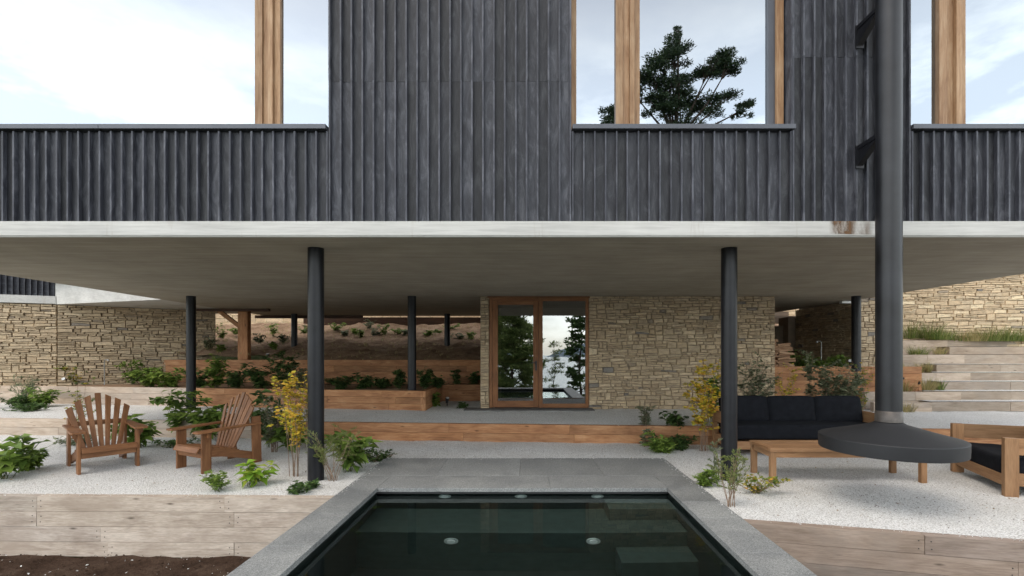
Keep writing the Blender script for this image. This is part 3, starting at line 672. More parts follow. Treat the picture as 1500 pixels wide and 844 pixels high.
mb = MB(); p = S1 + d * .15 + nb * .4; mb.obox((p.x + .3, p.y, 4.4), Vector((0, 0, 1)), d, nb, .7, .5, .05); mb.build('window_frame', 'frame_wood', wing)
# left stone wall: one long face turned a little to the pool
lw = empty('stone_wall', (-13, 14, .8), 'long brown rubble stone wall behind the left planter', 'stone wall')
T0 = O(-17.2, 14.6); T0 = Vector((T0.x, T0.y, 0)); T1 = O(-12.35, 17.78); T1 = Vector((T1.x, T1.y, 0)); T2 = O(-9.4, 20.6); T2 = Vector((T2.x, T2.y, 0))
T0 = S0 + nb * .03; T1 = S1 + nb * .03
mb = MB()
for (a1, b1) in ((T0, T1), (T1, T2)):
    d = (b1 - a1).normalized(); nr = Vector((d.y, -d.x, 0)); stones(mb, a1, d, nr, (b1 - a1).length, .72, SZ0, hmin=.035, hmax=.105, wmin=.10, wmax=.48, deep=2.4)
mb.build('stone_facing', 'stone', lw)
mb = MB()
for (a1, b1) in ((T0, T1), (T1, T2)):
    d = (b1 - a1).normalized(); nr = Vector((d.y, -d.x, 0)); mb.obox((a1 + b1) / 2 - nr * .17 + Vector((0, 0, 1.9)), d, nr, Vector((0, 0, 1)), (b1 - a1).length / 2, .15, 1.2)
mb.build('wall_core', 'mortar', lw)
# far pale wall and shaded bank behind the slope
mb = MB(); stones(mb, (-20, 23.5, 0), (1, 0, 0), (0, -1, 0), 48, 2.9, 5.6, hmin=.2, hmax=.35, wmin=.4, wmax=.9); fwl = mb.build('stone_wall', 'stone_pale_lit'); tag(fwl, 'distant pale stone wall above the soil bank', 'stone wall')
mb = MB(); sleepers(mb, (-9.5, 20.3), (8, 20.3), 2.7, 3.24, 3, lens=(2, 3)); tag(mb.build('retaining_wall', 'dark_wood', None), 'distant dark timber wall at the top of the soil bank', 'retaining wall', 'timber retaining walls of the terraces')
# timber post and brace
deck = empty('timber_post', (-9.0, 15.3, 1.7), 'heavy timber post with diagonal brace on the soil slope', 'post')
p = at(357, 15.3, 0)
mb = MB(); mb.box((p.x - .02, 15.2, 1.5), (p.x + .18, 15.4, 3.11), grain='z'); mb.box((p.x - .17, 15.26, 1.5), (p.x - .025, 15.42, 3.11), grain='z'); mb.build('post', 'red_timber', deck, bevel=.01)
mb = MB(); mb.beam((p.x - .12, 15.33, 2.55), (p.x - .82, 15.33, 3.08), .12, .1, (0, 0, 1)); mb.build('brace', 'red_timber', deck, bevel=.008)
mb = MB(); mb.box((p.x - 1.5, 15.1, 3.04), (p.x + .9, 15.22, 3.118)); mb.build('beam', 'dark_wood', deck); mb = MB(); mb.box((p.x - .9, 17.5, 3.0), (p.x + 3.0, 17.7, 3.1)); mb.build('beam', 'dark_wood', deck)

# ------------------------------------------------------------------ right: dark side wall, pale wall, stairs
rw = empty('stone_wall', (8.9, 14.5, .3), 'shaded rubble stone side wall behind the firewood', 'stone wall')
RX = 8.83
mb = MB(); stones(mb, (RX, 15.7, 0), (0, -1, 0), (-1, 0, 0), 15.7 - 12.75, 1.2, SZ0 - .002)
stones(mb, (RX, 12.75, 0), (1, 0, 0), (0, -1, 0), .9, .9, SZ0 + 1.2, wmin=.12, wmax=.3)
mb.build('stone_facing', 'stone', rw)
mb = MB(); mb.box((RX + .012, 12.762, .9), (RX + .88, 15.69, SZ0 - .003)); mb.box((RX + .1, 12.77, SZ0), (RX + .88, 15.69, 4.3)); mb.box((RX - .25, 15.7, 1.2), (RX + .5, 16.3, 2.9)); mb.box((RX - .5, 16.0, 1.2), (RX + .3, 16.6, 2.62)); mb.build('wall_core', 'mortar', rw)
pw = empty('stone_wall', (14, 15.5, 2.2), 'sunlit pale rubble stone wall above the stairs', 'stone wall')
Q0 = Vector((9.72, 15.6, 0)); Q1 = Vector((19.5, 14.6, 0)); d = (Q1 - Q0).normalized(); nr = Vector((d.y, -d.x, 0))
mb = MB(); stones(mb, Q0, d, nr, (Q1 - Q0).length, 1.9, 5.2, hmin=.04, hmax=.13, wmin=.16, wmax=.55, deep=1.6); mb.build('stone_facing', 'stone_pale_lit', pw)
mb = MB(); mb.obox((Q0 + Q1) / 2 - nr * .17 + Vector((0, 0, 3.4)), d, nr, Vector((0, 0, 1)), (Q1 - Q0).length / 2, .15, 1.8); mb.build('wall_core', 'mortar', pw)
mb = MB(); 
for i in range(4): sleepers(mb, (7.4, 17.2 + i * .5), (10.2 - i * .5, 17.2 + i * .5), 2.8 + i * .2, 3.06 + i * .2, 1, th=.5)
tag(mb.build('garden_steps', 'step_timber', None, bevel=.004), 'distant pale timber steps glimpsed right of the stone room', 'steps')

st = empty('staircase', (12, 12, .3), 'broad pale timber stairs with gravel treads at the right', 'staircase')
LV = [-1.228, -1.038, -.848, -.658, -.468, -.278, -.03, .18, .37]; ZR = [14.6, 15.2, 15.8, 16.5, 17.2, 17.9, 18.6, 19.3]
jn = [1365, 1411, 1380, 1425, 1372, 1415, 1391, 1414]
tim = MB(); gr = MB()
for k_ in range(8):
    y = ZR[k_] * .77778; za, zb = (LV[k_] + 1.53) * 1.1111, (LV[k_ + 1] + 1.53) * 1.1111; xl = (jn[k_] - 772) * y / F
    if k_ == 7: xl = (1340 - 772) * y / F
    xo = 0 if k_ % 2 == 0 else .35
    sleepers(tim, (xl - xo, y), (19, y), za - .01, zb, 1, th=.13, lens=(2.2, 3.4))
    yn = (ZR[k_ + 1] if k_ < 7 else 20.2) * .77778
    if xo == 0: tim.box((xl, y + .135, za - .01), (xl + .1, yn + .1, zb - .016), grain='y')
    gr.face([(xl - xo * 2.5 + .002, y + .05, zb + .010), (19, y + .05, zb + .010), (19, yn + .02, zb + .010), (xl - xo * 2.5 + .002, yn + .02, zb + .010)])
tim.build('riser', 'stair_timber', st, bevel=.006); gr.build('tread', 'gravel', st)
# planters stepping up on the left of the stairs
for i, (kk, jr) in enumerate(((1, 1408), (3, 1422), (5, 1413), (7, 1388))):
    y = (ZR[kk] - .12) * .77778; za = (LV[kk - 1] + 1.53) * 1.1111; zb = (LV[kk + 1] + 1.53) * 1.1111; xr = (jr - 772) * y / F
    mb = MB(); sleepers(mb, (8.3 + i * .5, y), (xr, y), za, zb, 2, th=.12, lens=(1.2, 2.2))
    o = mb.build('stair_planter', ['step_timber'], None, bevel=.006)
    tag(o, ('lowest', 'second', 'third', 'highest')[i] + ' pale timber planter wall beside the right stairs', 'planter', 'planters beside the stairs')
    yb = (ZR[min(kk + 2, 7)] if kk < 7 else 20.3) * .77778
    sm_ = MB(); sm_.face([(8.3 + i * .5, y + .1, zb - .03), (xr - .02, y + .1, zb - .03), (xr + .5, yb, zb - .03), (8.3 + i * .5, yb, zb - .03)]); sm_.build('soil_fill', 'soil', o)
y = (14.55) * .77778; mb = MB(); sleepers(mb, (8.2, y + .0), (8.9, y), .3, .55, 1, th=.1); sleepers(mb, (8.2, y - .02), (at(1365, y).x - .01, y - .02), .3, .54, 2, th=.12, lens=(.8, 1.6))
tag(mb.build('timber_kerb', 'step_timber', None, bevel=.005), 'low orange grey timber kerb at the foot of the stair planters', 'kerb')
y = 15.75; mb = MB(); sleepers(mb, (10, y - .35), (at(1414, y).x, y - .35), 1.95, 2.2, 1, th=.15); sleepers(mb, (10, y - .1), (at(1352, y).x, y - .1), 2.2, 2.42, 1, th=.15)
tag(mb.build('timber_kerb', 'step_timber', None, bevel=.005), 'top timber steps under the grasses by the pale wall', 'kerb')
# firewood
fwd = MB()
base = Vector((6.2, 12.75, 1.36))
z = 1.36
while z < 2.02:
    for col_ in range(2):
        for dp_ in range(2):
            x = 6.16 + col_ * .36 + rr(-.03, .03); ln_ = rr(.30, .44) if col_ else .36
            if col_ and z > 1.9: continue
            th_ = rr(.022, .036); y_ = 12.5 + dp_ * .3 + rr(-.04, .04); a1, a2 = rr(-.03, .03), rr(-.03, .03)
            wv = Vector((0, math.cos(rr(-.5, .5)), rr(-.4, .4)))
            fwd.beam((x, y_, z + .04 + a1), (x + ln_, y_ + rr(-.03, .03), z + .04 + a2), rr(.13, .2), th_ * 1.7, wv, taper=rr(.7, 1.1))
            fwd.beam((x + .01, y_ - .05, z + .03), (x + ln_ * rr(.8, 1.05), y_ - .06, z + .035), rr(.05, .09), .03, (0, .6, .7), taper=rr(.8, 1.2))
    z += rr(.05, .066)
tag(fwd.build('firewood_stack', 'firewood', None, bevel=.008), 'stack of split firewood on the timber wall beside the stone room', 'firewood')
# shower pipes
def pipe(px, y, z0, z1, sgn, label):
    mb = MB(); p = at(px, y, 0); mb.tube([(p.x, y, z0), (p.x, y, z1 - .05), (p.x + sgn * .03, y - .01, z1), (p.x + sgn * .14, y - .03, z1)], .014, 8)
    o = mb.build('standpipe', 'galv'); tag(o, label, 'standpipe'); h = MB(); h.lathe((p.x + sgn * .14, y - .03, z1 - .04), [(.0, 0), (.035, 0), (.015, .04), (0, .045)], 12); h.build('tap_head', 'galv', o)
pipe(1203, 13.6, 1.32, 2.05, -1, 'thin standpipe against the shaded right stone wall')
pipe(153, 14.0, .76, 1.52, 1, 'thin standpipe against the long left stone wall')

# ------------------------------------------------------------------ pool
PX0, PX1, PY0, PY1 = -1.855, 1.74, .9, 5.92; OX0, OX1, OY1 = -2.26, 2.18, 7.62; CZ = .034; WZ = -.058
pool = empty('swimming_pool', (0, 3.5, 0), 'dark plunge pool with grey granite coping in the gravel terrace', 'swimming pool')
mb = MB()
def slab(x0, y0, x1, y1, rv=None): mb.box((x0 + .0015, y0 + .0015, CZ - .05), (x1 - .0015, y1 - .0015, CZ), rv)
ys = [PY0, 1.6, 2.45, 3.3, 4.15, 5.0, PY1]
for i in range(len(ys) - 1): slab(OX0, ys[i], PX0, ys[i + 1])
ys = [PY0, 1.5, 2.3, 3.15, 4.0, 4.85, 5.4, PY1]
for i in range(len(ys) - 1): slab(PX1, ys[i], OX1, ys[i + 1])
for x0, x1 in ((OX0, PX0), (PX0, .29), (.29, PX1), (PX1, OX1)): slab(x0, PY1, x1, 6.53)
for x0, x1 in ((OX0, -1.25), (-1.25, -.1), (-.1, 1.05), (1.05, OX1)): slab(x0, 6.53, x1, OY1)
for x0, x1 in ((OX0, -.8), (-.8, .7), (.7, OX1)): slab(x0, .4, x1, PY0)
mb.build('coping', 'granite', pool, bevel=.003)
IX0, IX1, IY1 = PX0 - .03, PX1 + .03, 6.0; FZ = WZ - 1.5; BZ = WZ - .58
mb = MB()
mb.face([(IX0, .85, FZ), (IX1, .85, FZ), (IX1, IY1, FZ), (IX0, IY1, FZ)])
mb.box((IX0 - .2, .65, FZ), (IX0, IY1 + .2, CZ - .052)); mb.box((IX1, .65, FZ), (IX1 + .2, IY1 + .2, CZ - .052)); mb.box((IX0, IY1, FZ), (IX1, IY1 + .2, CZ - .052)); mb.box((IX0, .65, FZ), (IX1, .85, CZ - .052))
mb.build('basin', 'basin', pool)
mb = MB(); mb.box((IX0 + .001, 5.26, FZ + .002), (IX1 - .001, IY1 - .001, BZ)); mb.build('bench', 'basin_step', pool, bevel=.01)
mb = MB(); mb.box((.96, 5.61, BZ + .001), (IX1 - .002, IY1 - .002, WZ - .2)); mb.build('step', 'basin_step', pool, bevel=.01)
mb = MB(); mb.box((.97, 4.91, FZ + .002), (IX1 - .002, 5.258, WZ - .96)); mb.build('step', 'basin_step', pool, bevel=.01)
for px, z, y in ((652, WZ - .1, IY1), (763, WZ - .1, IY1), (875, WZ - .1, IY1), (661, WZ - .80, 5.26), (869, WZ - .80, 5.26)):
    x = (px - 772) * y / F; mb = MB()
    mb.disc((x, y - .001, z), (0, -1, 0), .078, .014, 24); mb.disc((x, y - .016, z), (0, -1, 0), .045, .012, 20, 1); mb.build('pool_light', ['pool_lens', 'white_plastic'], pool)
# pool lining edge just above the water
mb = MB(); mb.box((PX0 - .028, PY1 + .012, CZ - .075), (PX1 + .028, PY1 + .078, CZ - .0525)); mb.build('water_edge', 'black_plastic', pool)
def wf(u, v): return (lerp(IX0 + .002, IX1 - .002, u), lerp(.852, IY1 - .002, v), WZ)
tag(grid_mesh('water', wf, 4, 4, 'water'), 'still dark pool water', 'water', kind='structure')

# ------------------------------------------------------------------ hanging fireplace
FX, FYY = .757 * 5.39, 5.39
fp = empty('hanging_fireplace', (FX, FYY, .6), 'suspended black disc fireplace on a tall steel flue', 'fireplace')
mb = MB()
for prof in ([(0, .612), (.60, .612), (.668, .613)], [(.668, .613), (.676, .616), (.680, .622)], [(.680, .622), (.684, .70), (.684, .755)], [(.684, .755), (.682, .761), (.676, .765)], [(.676, .765), (.56, .795), (.42, .832), (.28, .872), (.17, .905), (.129, .93)]):
    mb.lathe((FX, FYY, 0), prof, 96)
mb.disc((FX + .1, FYY - .683, .66), (0, -1, 0), .004, .003, 6)
mb.build('hood', 'hood_steel', fp)
mb = MB(); mb.lathe((FX, FYY, 0), [(.134, .935), (.132, .945), (.130, 1.055), (.127, 1.057)], 48); mb.build('collar', 'bare_steel', fp)
mb = MB(); mb.lathe((FX, FYY, 0), [(.126, 1.05), (.126, 2.5), (.126, 4.4), (.126, 6.5), (.126, 8.8)], 48); mb.build('flue', 'flue_steel', fp)
for zc in (5.58, 4.12):
    mb = MB(); x = FX - .035
    mb.box((x - .04, FYY + .1, zc + .055), (x + .04, FY - .001, zc + .10)); mb.box((x - .05, FY - .02, zc - .17), (x + .05, FY - .003, zc + .11))
    mb.beam((x, FY - .01, zc - .14), (x, FYY + .10, zc + .05), .012, .07, (0, 0, 1)); mb.face([(x - .03, FY - .02, zc - .14), (x - .03, FYY + .12, zc + .05), (x - .03, FY - .02, zc + .05)])
    mb.build('bracket', 'black_steel', fp)
mb = MB(); p = Vector((FX + .134, FYY - .02, 1.42)); mb.disc(p, (1, 0, 0), .012, .02, 10); mb.build('knob', 'black_steel', fp)

# ------------------------------------------------------------------ adirondack chairs
def adirondack(loc, fwdv, label, chw=.66):
    rz = math.atan2(fwdv[1], fwdv[0]) + math.pi / 2     # local -Y faces forward
    root = empty('wooden_garden_chair', (loc[0], loc[1], 0), label, 'chair', 'slatted wooden garden chairs', rz)
    hw = chw / 2; bt = dict(parent=root, local=True, bevel=.004)
    for s in (-1, 1):
        mb = MB(); mb.box((s * hw - .018, -.0, -.01), (s * hw + .018, .13, .565), grain='z'); mb.build('front_leg', 'chair_wood', **bt)
        mb = MB(); mb.beam((s * (hw - .0), .82, -.01), (s * (hw - .0), .80, .72), .035, .14, (1, 0, 0)); mb.build('rear_post', 'chair_wood', **bt)
        mb = MB(); xi = s * (hw - .038)
        # side stringer sloping down to the back
        z = [(.02, .34), (.30, .30), (.55, .235), (.90, .13)]
        pts_t = [(xi, y, t) for y, t in z]; th = .035
        for i in range(3):
            (ya, za), (yb, zb) = z[i], z[i + 1]
            V8 = [(xi - th / 2, ya, za - .12), (xi + th / 2, ya, za - .12), (xi + th / 2, yb, zb - .12), (xi - th / 2, yb, zb - .12), (xi - th / 2, ya, za), (xi + th / 2, ya, za), (xi + th / 2, yb, zb), (xi - th / 2, yb, zb)]
            fs = [(0, 3, 2, 1), (4, 5, 6, 7), (1, 2, 6, 5), (3, 0, 4, 7)] + ([(0, 1, 5, 4)] if i == 0 else []) + ([(2, 3, 7, 6)] if i == 2 else [])
            uv = [[(V8[j][1] + 3 * s, V8[j][2]) for j in f] for f in fs]; mb.idx(fs, V8, .5, 0, False, uv)
        mb.build('stringer', 'chair_wood', parent=root, local=True)
        mb = MB()   # arm: wide paddle narrowing to the back
        prof = [(-.09, .075), (-.05, .085), (.15, .08), (.45, .055), (.86, .045)]
        V = []; 
        for y_, h_ in prof:
            zc_ = .568 + (y_ + .09) * .03
            for dx, dz in ((-h_, 0), (h_, 0), (h_, .028), (-h_, .028)): V.append((s * (hw + .02) + dx, y_, zc_ + dz))
        fs = [(i * 4 + a_, i * 4 + (a_ + 1) % 4, i * 4 + 4 + (a_ + 1) % 4, i * 4 + 4 + a_) for i in range(len(prof) - 1) for a_ in range(4)] + [(3, 2, 1, 0), (16, 17, 18, 19)]
        mb.idx(fs, V, .7, 0, False, [[(V[j][1] + s, V[j][0]) for j in f] for f in fs]); mb.build('armrest', 'chair_wood', **bt)
        mb = MB(); xa = s * (hw + .018 * 1); mb.face([(xa + s * .002, .06, .42), (xa + s * .07, .06, .565), (xa + s * .002, .06, .565)]); mb.box((min(xa, xa + s * .05), .045, .50), (max(xa, xa + s * .05), .075, .566)); mb.build('arm_bracket', 'chair_wood', parent=root, local=True)
    inn = hw - .0
    mb = MB(); mb.box((-inn + .02, .012, .205), (inn - .02, .035, .325)); mb.build('apron', 'chair_wood', **bt)
    # seat slats
    def srail(y): 
        z = [(.02, .34), (.30, .30), (.55, .235), (.90, .13)]
        for i in range(3):
            if y <= z[i + 1][0]: return lerp(z[i][1], z[i + 1][1], (y - z[i][0]) / (z[i + 1][0] - z[i][0]))
        return .13
    mb = MB(); mb.beam((-hw + .02, -.035, .318), (hw - .02, -.035, .318), .075, .022, (0, .5, .85)); mb.build('seat_slat', 'chair_wood', **bt)
    for i in range(6):
        ya = .0 + i * .088; z1_, z2_ = srail(max(ya, .02)), srail(ya + .08)
        mb = MB(); mb.beam((-hw + .02, ya + .035, (z1_ + z2_) / 2 + .013), (hw - .02, ya + .035, (z1_ + z2_) / 2 + .013), .08, .022, (0, .08, z2_ - z1_)); mb.build('seat_slat', 'chair_wood', **bt)
    # fan back
    top = [.91, 1.0, 1.055, 1.08, 1.055, 1.0, .91]
    for i in range(7):
        t = (i - 3) / 3; xb = t * .185; xt = t * .375
        zt = top[i]; yb, zb = .50, .20; rec = .36
        yt = yb + (zt - zb) * rec
        # each slat: board leaning back, wider at the top
        mb = MB(); fz = zt / 1.08
        mb.beam((xb, yb - .006 * abs(t), zb), (lerp(xb, xt, fz), yt - .02 * abs(t), zt), .052, .020, (1, 0, 0), taper=1.42)
        V = mb.v   # cut the outer tops at an angle
        mb.v = [(x, y, z - (abs(x) - abs(xt * fz) + .037) * .5 if (z > zt - .06 and t != 0) else z) for x, y, z in V]
        mb.build('back_slat', 'chair_wood', **bt)
    mb = MB(); zr = .60; yr = .50 + (.62 - .20) * .36 + .035; mb.box((-hw + .02, yr, .60), (hw - .02, yr + .03, .67)); mb.build('back_rail', 'chair_wood', **bt)
    mb = MB(); mb.box((-hw + .06, .52, .20), (hw - .06, .55, .27)); mb.build('back_rail', 'chair_wood', **bt)
    return root
adirondack((-6.10, 6.99), (.78, -.62), 'wooden slatted chair nearest the left edge facing the pool', .66)
adirondack((-4.90, 6.92), (-.46, -.89), 'wooden slatted chair seen from its side beside the yellow shrub', .64)

# ------------------------------------------------------------------ lounge furniture
def cushion(mb, c, ax, ay, az, hx, hy, hz, rad=.05, puff=.015, nn_=10):
    V = []; Fs = []; c = Vector(c)
    def pt(p):
        q = Vector(p); h = Vector((hx, hy, hz)); inner = Vector([max(h[i] - rad, .001) for i in range(3)])
        w_ = Vector([q[i] * h[i] for i in range(3)]); cl = Vector([max(-inner[i], min(inner[i], w_[i])) for i in range(3)])
        dlt = w_ - cl; 
        if dlt.length > 1e-9: w_ = cl + dlt.normalized() * min(rad, max(dlt.length, 0) if dlt.length < rad else rad)
        e = (1 - q.x ** 4) * (1 - q.y ** 4); e2 = (1 - q.y ** 4) * (1 - q.z ** 4); e3 = (1 - q.x ** 4) * (1 - q.z ** 4)
        w_.z += puff * (1 if w_.z > 0 else -1) * e * abs(q.z); w_.x += puff * .5 * e2 * q.x; w_.y += puff * .5 * e3 * q.y
        w_.z += .006 * math.sin(w_.x * 11 + c.x * 7 + 2 * math.sin(w_.y * 9)) * math.sin(w_.y * 8 + c.x) + .003 * math.sin(w_.x * 27 + w_.y * 19)
        return c + ax * w_.x + ay * w_.y + az * w_.z
    for f in range(6):
        a_ = f // 2; sgn = 1 if f % 2 else -1; base_ = len(V)
        for i in range(nn_ + 1):
            for j in range(nn_ + 1):
                u = math.tanh(2.2 * (i / nn_ * 2 - 1)) / math.tanh(2.2); v = math.tanh(2.2 * (j / nn_ * 2 - 1)) / math.tanh(2.2); p = [0, 0, 0]; p[a_] = sgn; p[(a_ + 1) % 3] = u; p[(a_ + 2) % 3] = v; V.append(pt(p))
        for i in range(nn_):
            for j in range(nn_):
                q = base_ + i * (nn_ + 1) + j; fc = (q, q + nn_ + 1, q + nn_ + 2, q + 1); Fs.append(fc if sgn > 0 else fc[::-1])
    mb.idx(Fs, V, random.random(), 0, True)
Xv, Yv, Zv = Vector((1, 0, 0)), Vector((0, 1, 0)), Vector((0, 0, 1))
def weld(o):
    m_ = o.modifiers.new('weld', 'WELD'); m_.merge_threshold = .0005; return o
def sofa_set(root, W_, D, seats, ah, sh, backs=True, wood_='teak'):
    """local: x along the width, front at y=0, back at y=D"""
    k = dict(parent=root, local=True, bevel=.005)
    for s in (0, 1):
        x = 0 if s == 0 else W_ - .075
        for y in (0, D - .075):
            mb = MB(); mb.box((x, y, -.01), (x + .075, y + .135 if y == 0 else y + .075, ah), grain='z'); mb.build('leg', wood_, **k)
        mb = MB(); mb.box((x + .012, .136, ah - .20), (x + .05, D - .076, ah - .003), grain='y'); mb.build('arm_board', wood_, **k)
        mb = MB(); mb.box((x + .012, .136, .12), (x + .05, D - .076, .27), grain='y'); mb.build('arm_board', wood_, **k)
    for y in (.03, D - .05):
        mb = MB(); mb.box((.076, y, .10), (W_ - .076, y + .035, .235)); mb.build('rail', wood_, **k)
    mb = MB(); mb.box((.076, D - .05, .42), (W_ - .076, D - .015, .60)); mb.build('rail', wood_, **k)
    mb = MB(); mb.box((.08, .07, .205), (W_ - .08, D - .06, .225)); mb.build('seat_base', wood_, **k)
    iw = W_ - .17
    mb = MB(); cushion(mb, (W_ / 2, (D - .03) / 2 + .01, sh - .12), Xv, Yv, Zv, iw / 2, (D - .10) / 2, .12, .04, .012, 16); weld(mb.build('seat_cushion', 'black_fabric', root, local=True))
    if backs:
        cw = iw / seats
        for i in range(seats):
            mb = MB(); tilt = .2; az = Vector((0, -math.cos(tilt), math.sin(tilt))); ay = Vector((0, math.sin(tilt), math.cos(tilt)))
            cushion(mb, (.085 + cw * (i + .5), D - .17, sh + .195), Xv, ay, az, cw / 2 - .004, .235, .085, .05, .03, 12); weld(mb.build('back_cushion', 'black_fabric', root, local=True))
so = empty('sofa', (3.38, 7.93, 0), 'long three seat sofa with black cushions behind the coffee table', 'sofa')
sofa_set(so, 2.66, .80, 3, .68, .50)
dv = Vector((-.35, -.94)).normalized()  # front edge runs A->B; faces left
ang = math.atan2(-.94, -.35)
lv = empty('armchair', (6.2 - .02, 6.98, 0), 'low wooden armchair with black seat cushion at the right edge', 'armchair', rz=ang)
sofa_set(lv, 1.36, 1.12, 1, .69, .43, True)
ct = empty('coffee_table', (4.24, 6.58, 0), 'long slatted teak coffee table in front of the sofa', 'coffee table')
hx, hy = 1.03, .29
for sx in (-1, 1):
    for sy in (-1, 1):
        mb = MB(); mb.box((sx * hx - (.075 if sx > 0 else 0), sy * hy - (.06 if sy > 0 else 0), -.01), (sx * hx + (0 if sx > 0 else .075), sy * hy + (0 if sy > 0 else .06), .405), grain='z'); mb.build('leg', 'teak', ct, bevel=.004, local=True)
for sy in (-1, 1):
    mb = MB(); y = sy * (hy - .03); mb.box((-hx + .076, y - .015, .325), (hx - .076, y + .015, .405)); mb.build('apron', 'teak', ct, bevel=.003, local=True)
for sx in (-1, 1):
    mb = MB(); x = sx * (hx - .035); mb.box((x - .015, -hy + .061, .325), (x + .015, hy - .061, .405), grain='y'); mb.build('apron', 'teak', ct, bevel=.003, local=True)
mb = MB(); n_ = 6; wd = (2 * hy + .02 - .16) / n_
for i in range(n_): mb.box((-hx + .085, -hy + .07 + i * wd, .408), (hx - .085, -hy + .07 + (i + 1) * wd - .008, .45))
mb.box((-hx - .01, -hy - .01, .4065), (hx + .01, -hy + .066, .455)); mb.box((-hx - .01, hy - .066, .4065), (hx + .01, hy + .01, .455)); mb.box((-hx - .01, -hy + .068, .4065), (-hx + .08, hy - .068, .455), grain='y'); mb.box((hx - .08, -hy + .068, .4065), (hx + .01, hy - .068, .455), grain='y')
mb.build('tabletop', 'teak', ct, bevel=.004, local=True)

# spot lights in the beds
def spot(loc, d, label, lens='white_plastic'):
    mb = MB(); p = Vector(loc); d = Vector(d).normalized(); root = mb
    mb.tube([p + Vector((0, 0, -.05)), p + Vector((0, 0, .1))], .012, 8); mb.tube([p + Vector((0, 0, .13)) - d * .06, p + Vector((0, 0, .13)) + d * .03, p + Vector((0, 0, .13)) + d * .08], [.035, .048, .05], 14)
    o = mb.build('garden_spotlight', 'black_plastic'); tag(o, label, 'spotlight', 'small spotlights in the planting')
    l = MB(); l.disc(p + Vector((0, 0, .13)) + d * .081, d, .044, .006, 14); l.build('lens', lens, o)
spot(gp(95, 563, .8) + Vector((0, 0, 0)), (.3, -1, .5), 'small spotlight before the long left stone wall')
spot((at(655, 12.6).x, 12.6, .33), (.2, -.4, 1), 'small spotlight on gravel by the planter corner')
spot((at(395, 15.0).x, 14.9, 1.48), (0, -.3, 1), 'small spotlight on the upper timber wall')
spot((at(1344, 12.2).x, 12.15, 1.05 - .24), (-.9, -.5, .3), 'black spotlight on the lowest stair planter', 'black_plastic')
spot((at(1250, 12.3).x, 12.4, 1.33), (-.5, -.6, .7), 'small spotlight at the foot of the far right column')

# ------------------------------------------------------------------ plants
def stemcurve(b, lean, az, h, n=6, wig=.02):
    pts = []; d = Vector((math.cos(az), math.sin(az), 0))
    for i in range(n + 1):
        t = i / n; pts.append(b + d * lean * (t ** 1.3) + Vector((rr(-wig, wig) * t, rr(-wig, wig) * t, h * t)))
    return pts
def along(pts, t):
    k = t * (len(pts) - 1); i = min(int(k), len(pts) - 2); return pts[i].lerp(pts[i + 1], k - i)
def rdir(up=.3):
    a = rr(0, 6.283); return Vector((math.cos(a), math.sin(a), rr(-.4, 1) * .8 + up)).normalized()
PL = []
def plant(kind, loc, h, w, label, leaf='leaf_green', n=8, ll=.06, lw=.03, cat='shrub', nleaf=40, stem='green_stem', lo=.25, name=None, sub=3, group=None, lean=None, rs=.005, base_r=.05):
    p = Vector(loc); sm = MB(); lf = MB()
    if kind != 'needle': ll *= 1.3; lw *= 1.45; nleaf = int(nleaf * 1.5)
    root = empty(name or 'shrub', p, label, cat, group)
    for i in range(n):
        az = rr(0, 6.283); b = p + Vector((rr(-1, 1) * base_r, rr(-1, 1) * base_r, -.02)); hh = h * rr(.6, 1.0); ln = w * rr(.15, 1.0)
        if kind == 'low': hh = h * rr(.35, 1); ln = w * rr(.2, 1)
        pts = stemcurve(b, ln, az, hh)
        if lean: pts = [q + Vector(lean) * ((q.z - p.z) / h) for q in pts]
        sm.tube(pts, [rs * (1 - .65 * j / (len(pts) - 1)) for j in range(len(pts))], 5, cap=False)
        tw = [(pts, lo)]
        for k_ in range(sub):
            t = rr(lo, .95); q = along(pts, t); dd = rdir(.35); l2 = (w * .45 + h * .12) * rr(.5, 1); e = [q, q + dd * l2 * .5 + Vector((0, 0, .01)), q + dd * l2]
            sm.tube(e, [rs * .5, rs * .35, rs * .2], 4, cap=False); tw.append((e, .2))
        tot = nleaf
        for k_ in range(tot):
            P_, l0 = random.choice(tw); t = rr(l0, 1); q = along(P_, t)
            if kind == 'needle':
                dd = (P_[-1] - P_[0]).normalized() * .7 + rdir(.1) * .8; lf.rleaf(q, dd, rdir(), ll * rr(.7, 1.2), lw, random.random())
            elif kind == 'big':
                dd = rdir(-.1); lf.leaf(q, dd, (Vector((0, 0, 1)) + rdir() * .5), ll * rr(.6, 1.25), lw * rr(.7, 1.2), random.random(), 0, .25)
            else:
                dd = rdir(0); s_ = rr(.6, 1.2); lf.leaf(q + rdir() * .01, dd, Vector((0, 0, 1)) + rdir() * .8, ll * s_, lw * s_, random.random())
    sm.build('stem', stem, root); lf.build('foliage', leaf, root)
    return root
def grass_tuft(loc, h, n, spread, label, mat='grass', wd=.011, name='grass_tuft', group=None):
    p = Vector(loc); mb = MB(); h *= .95; n = int(n * 1.3)
    for i in range(n):
        a = rr(0, 6.283); q = rr(0, 1) ** .6 * spread; b = p + Vector((math.cos(a) * q, math.sin(a) * q * .6, -.02)); t = rr(.1, .55)
        mb.blade(b, (math.cos(a) * t, math.sin(a) * t, 1), h * rr(.5, 1.1), wd, rr(.1, .55), random.random())
    return tag(mb.build(name, mat), label, 'grass', group)

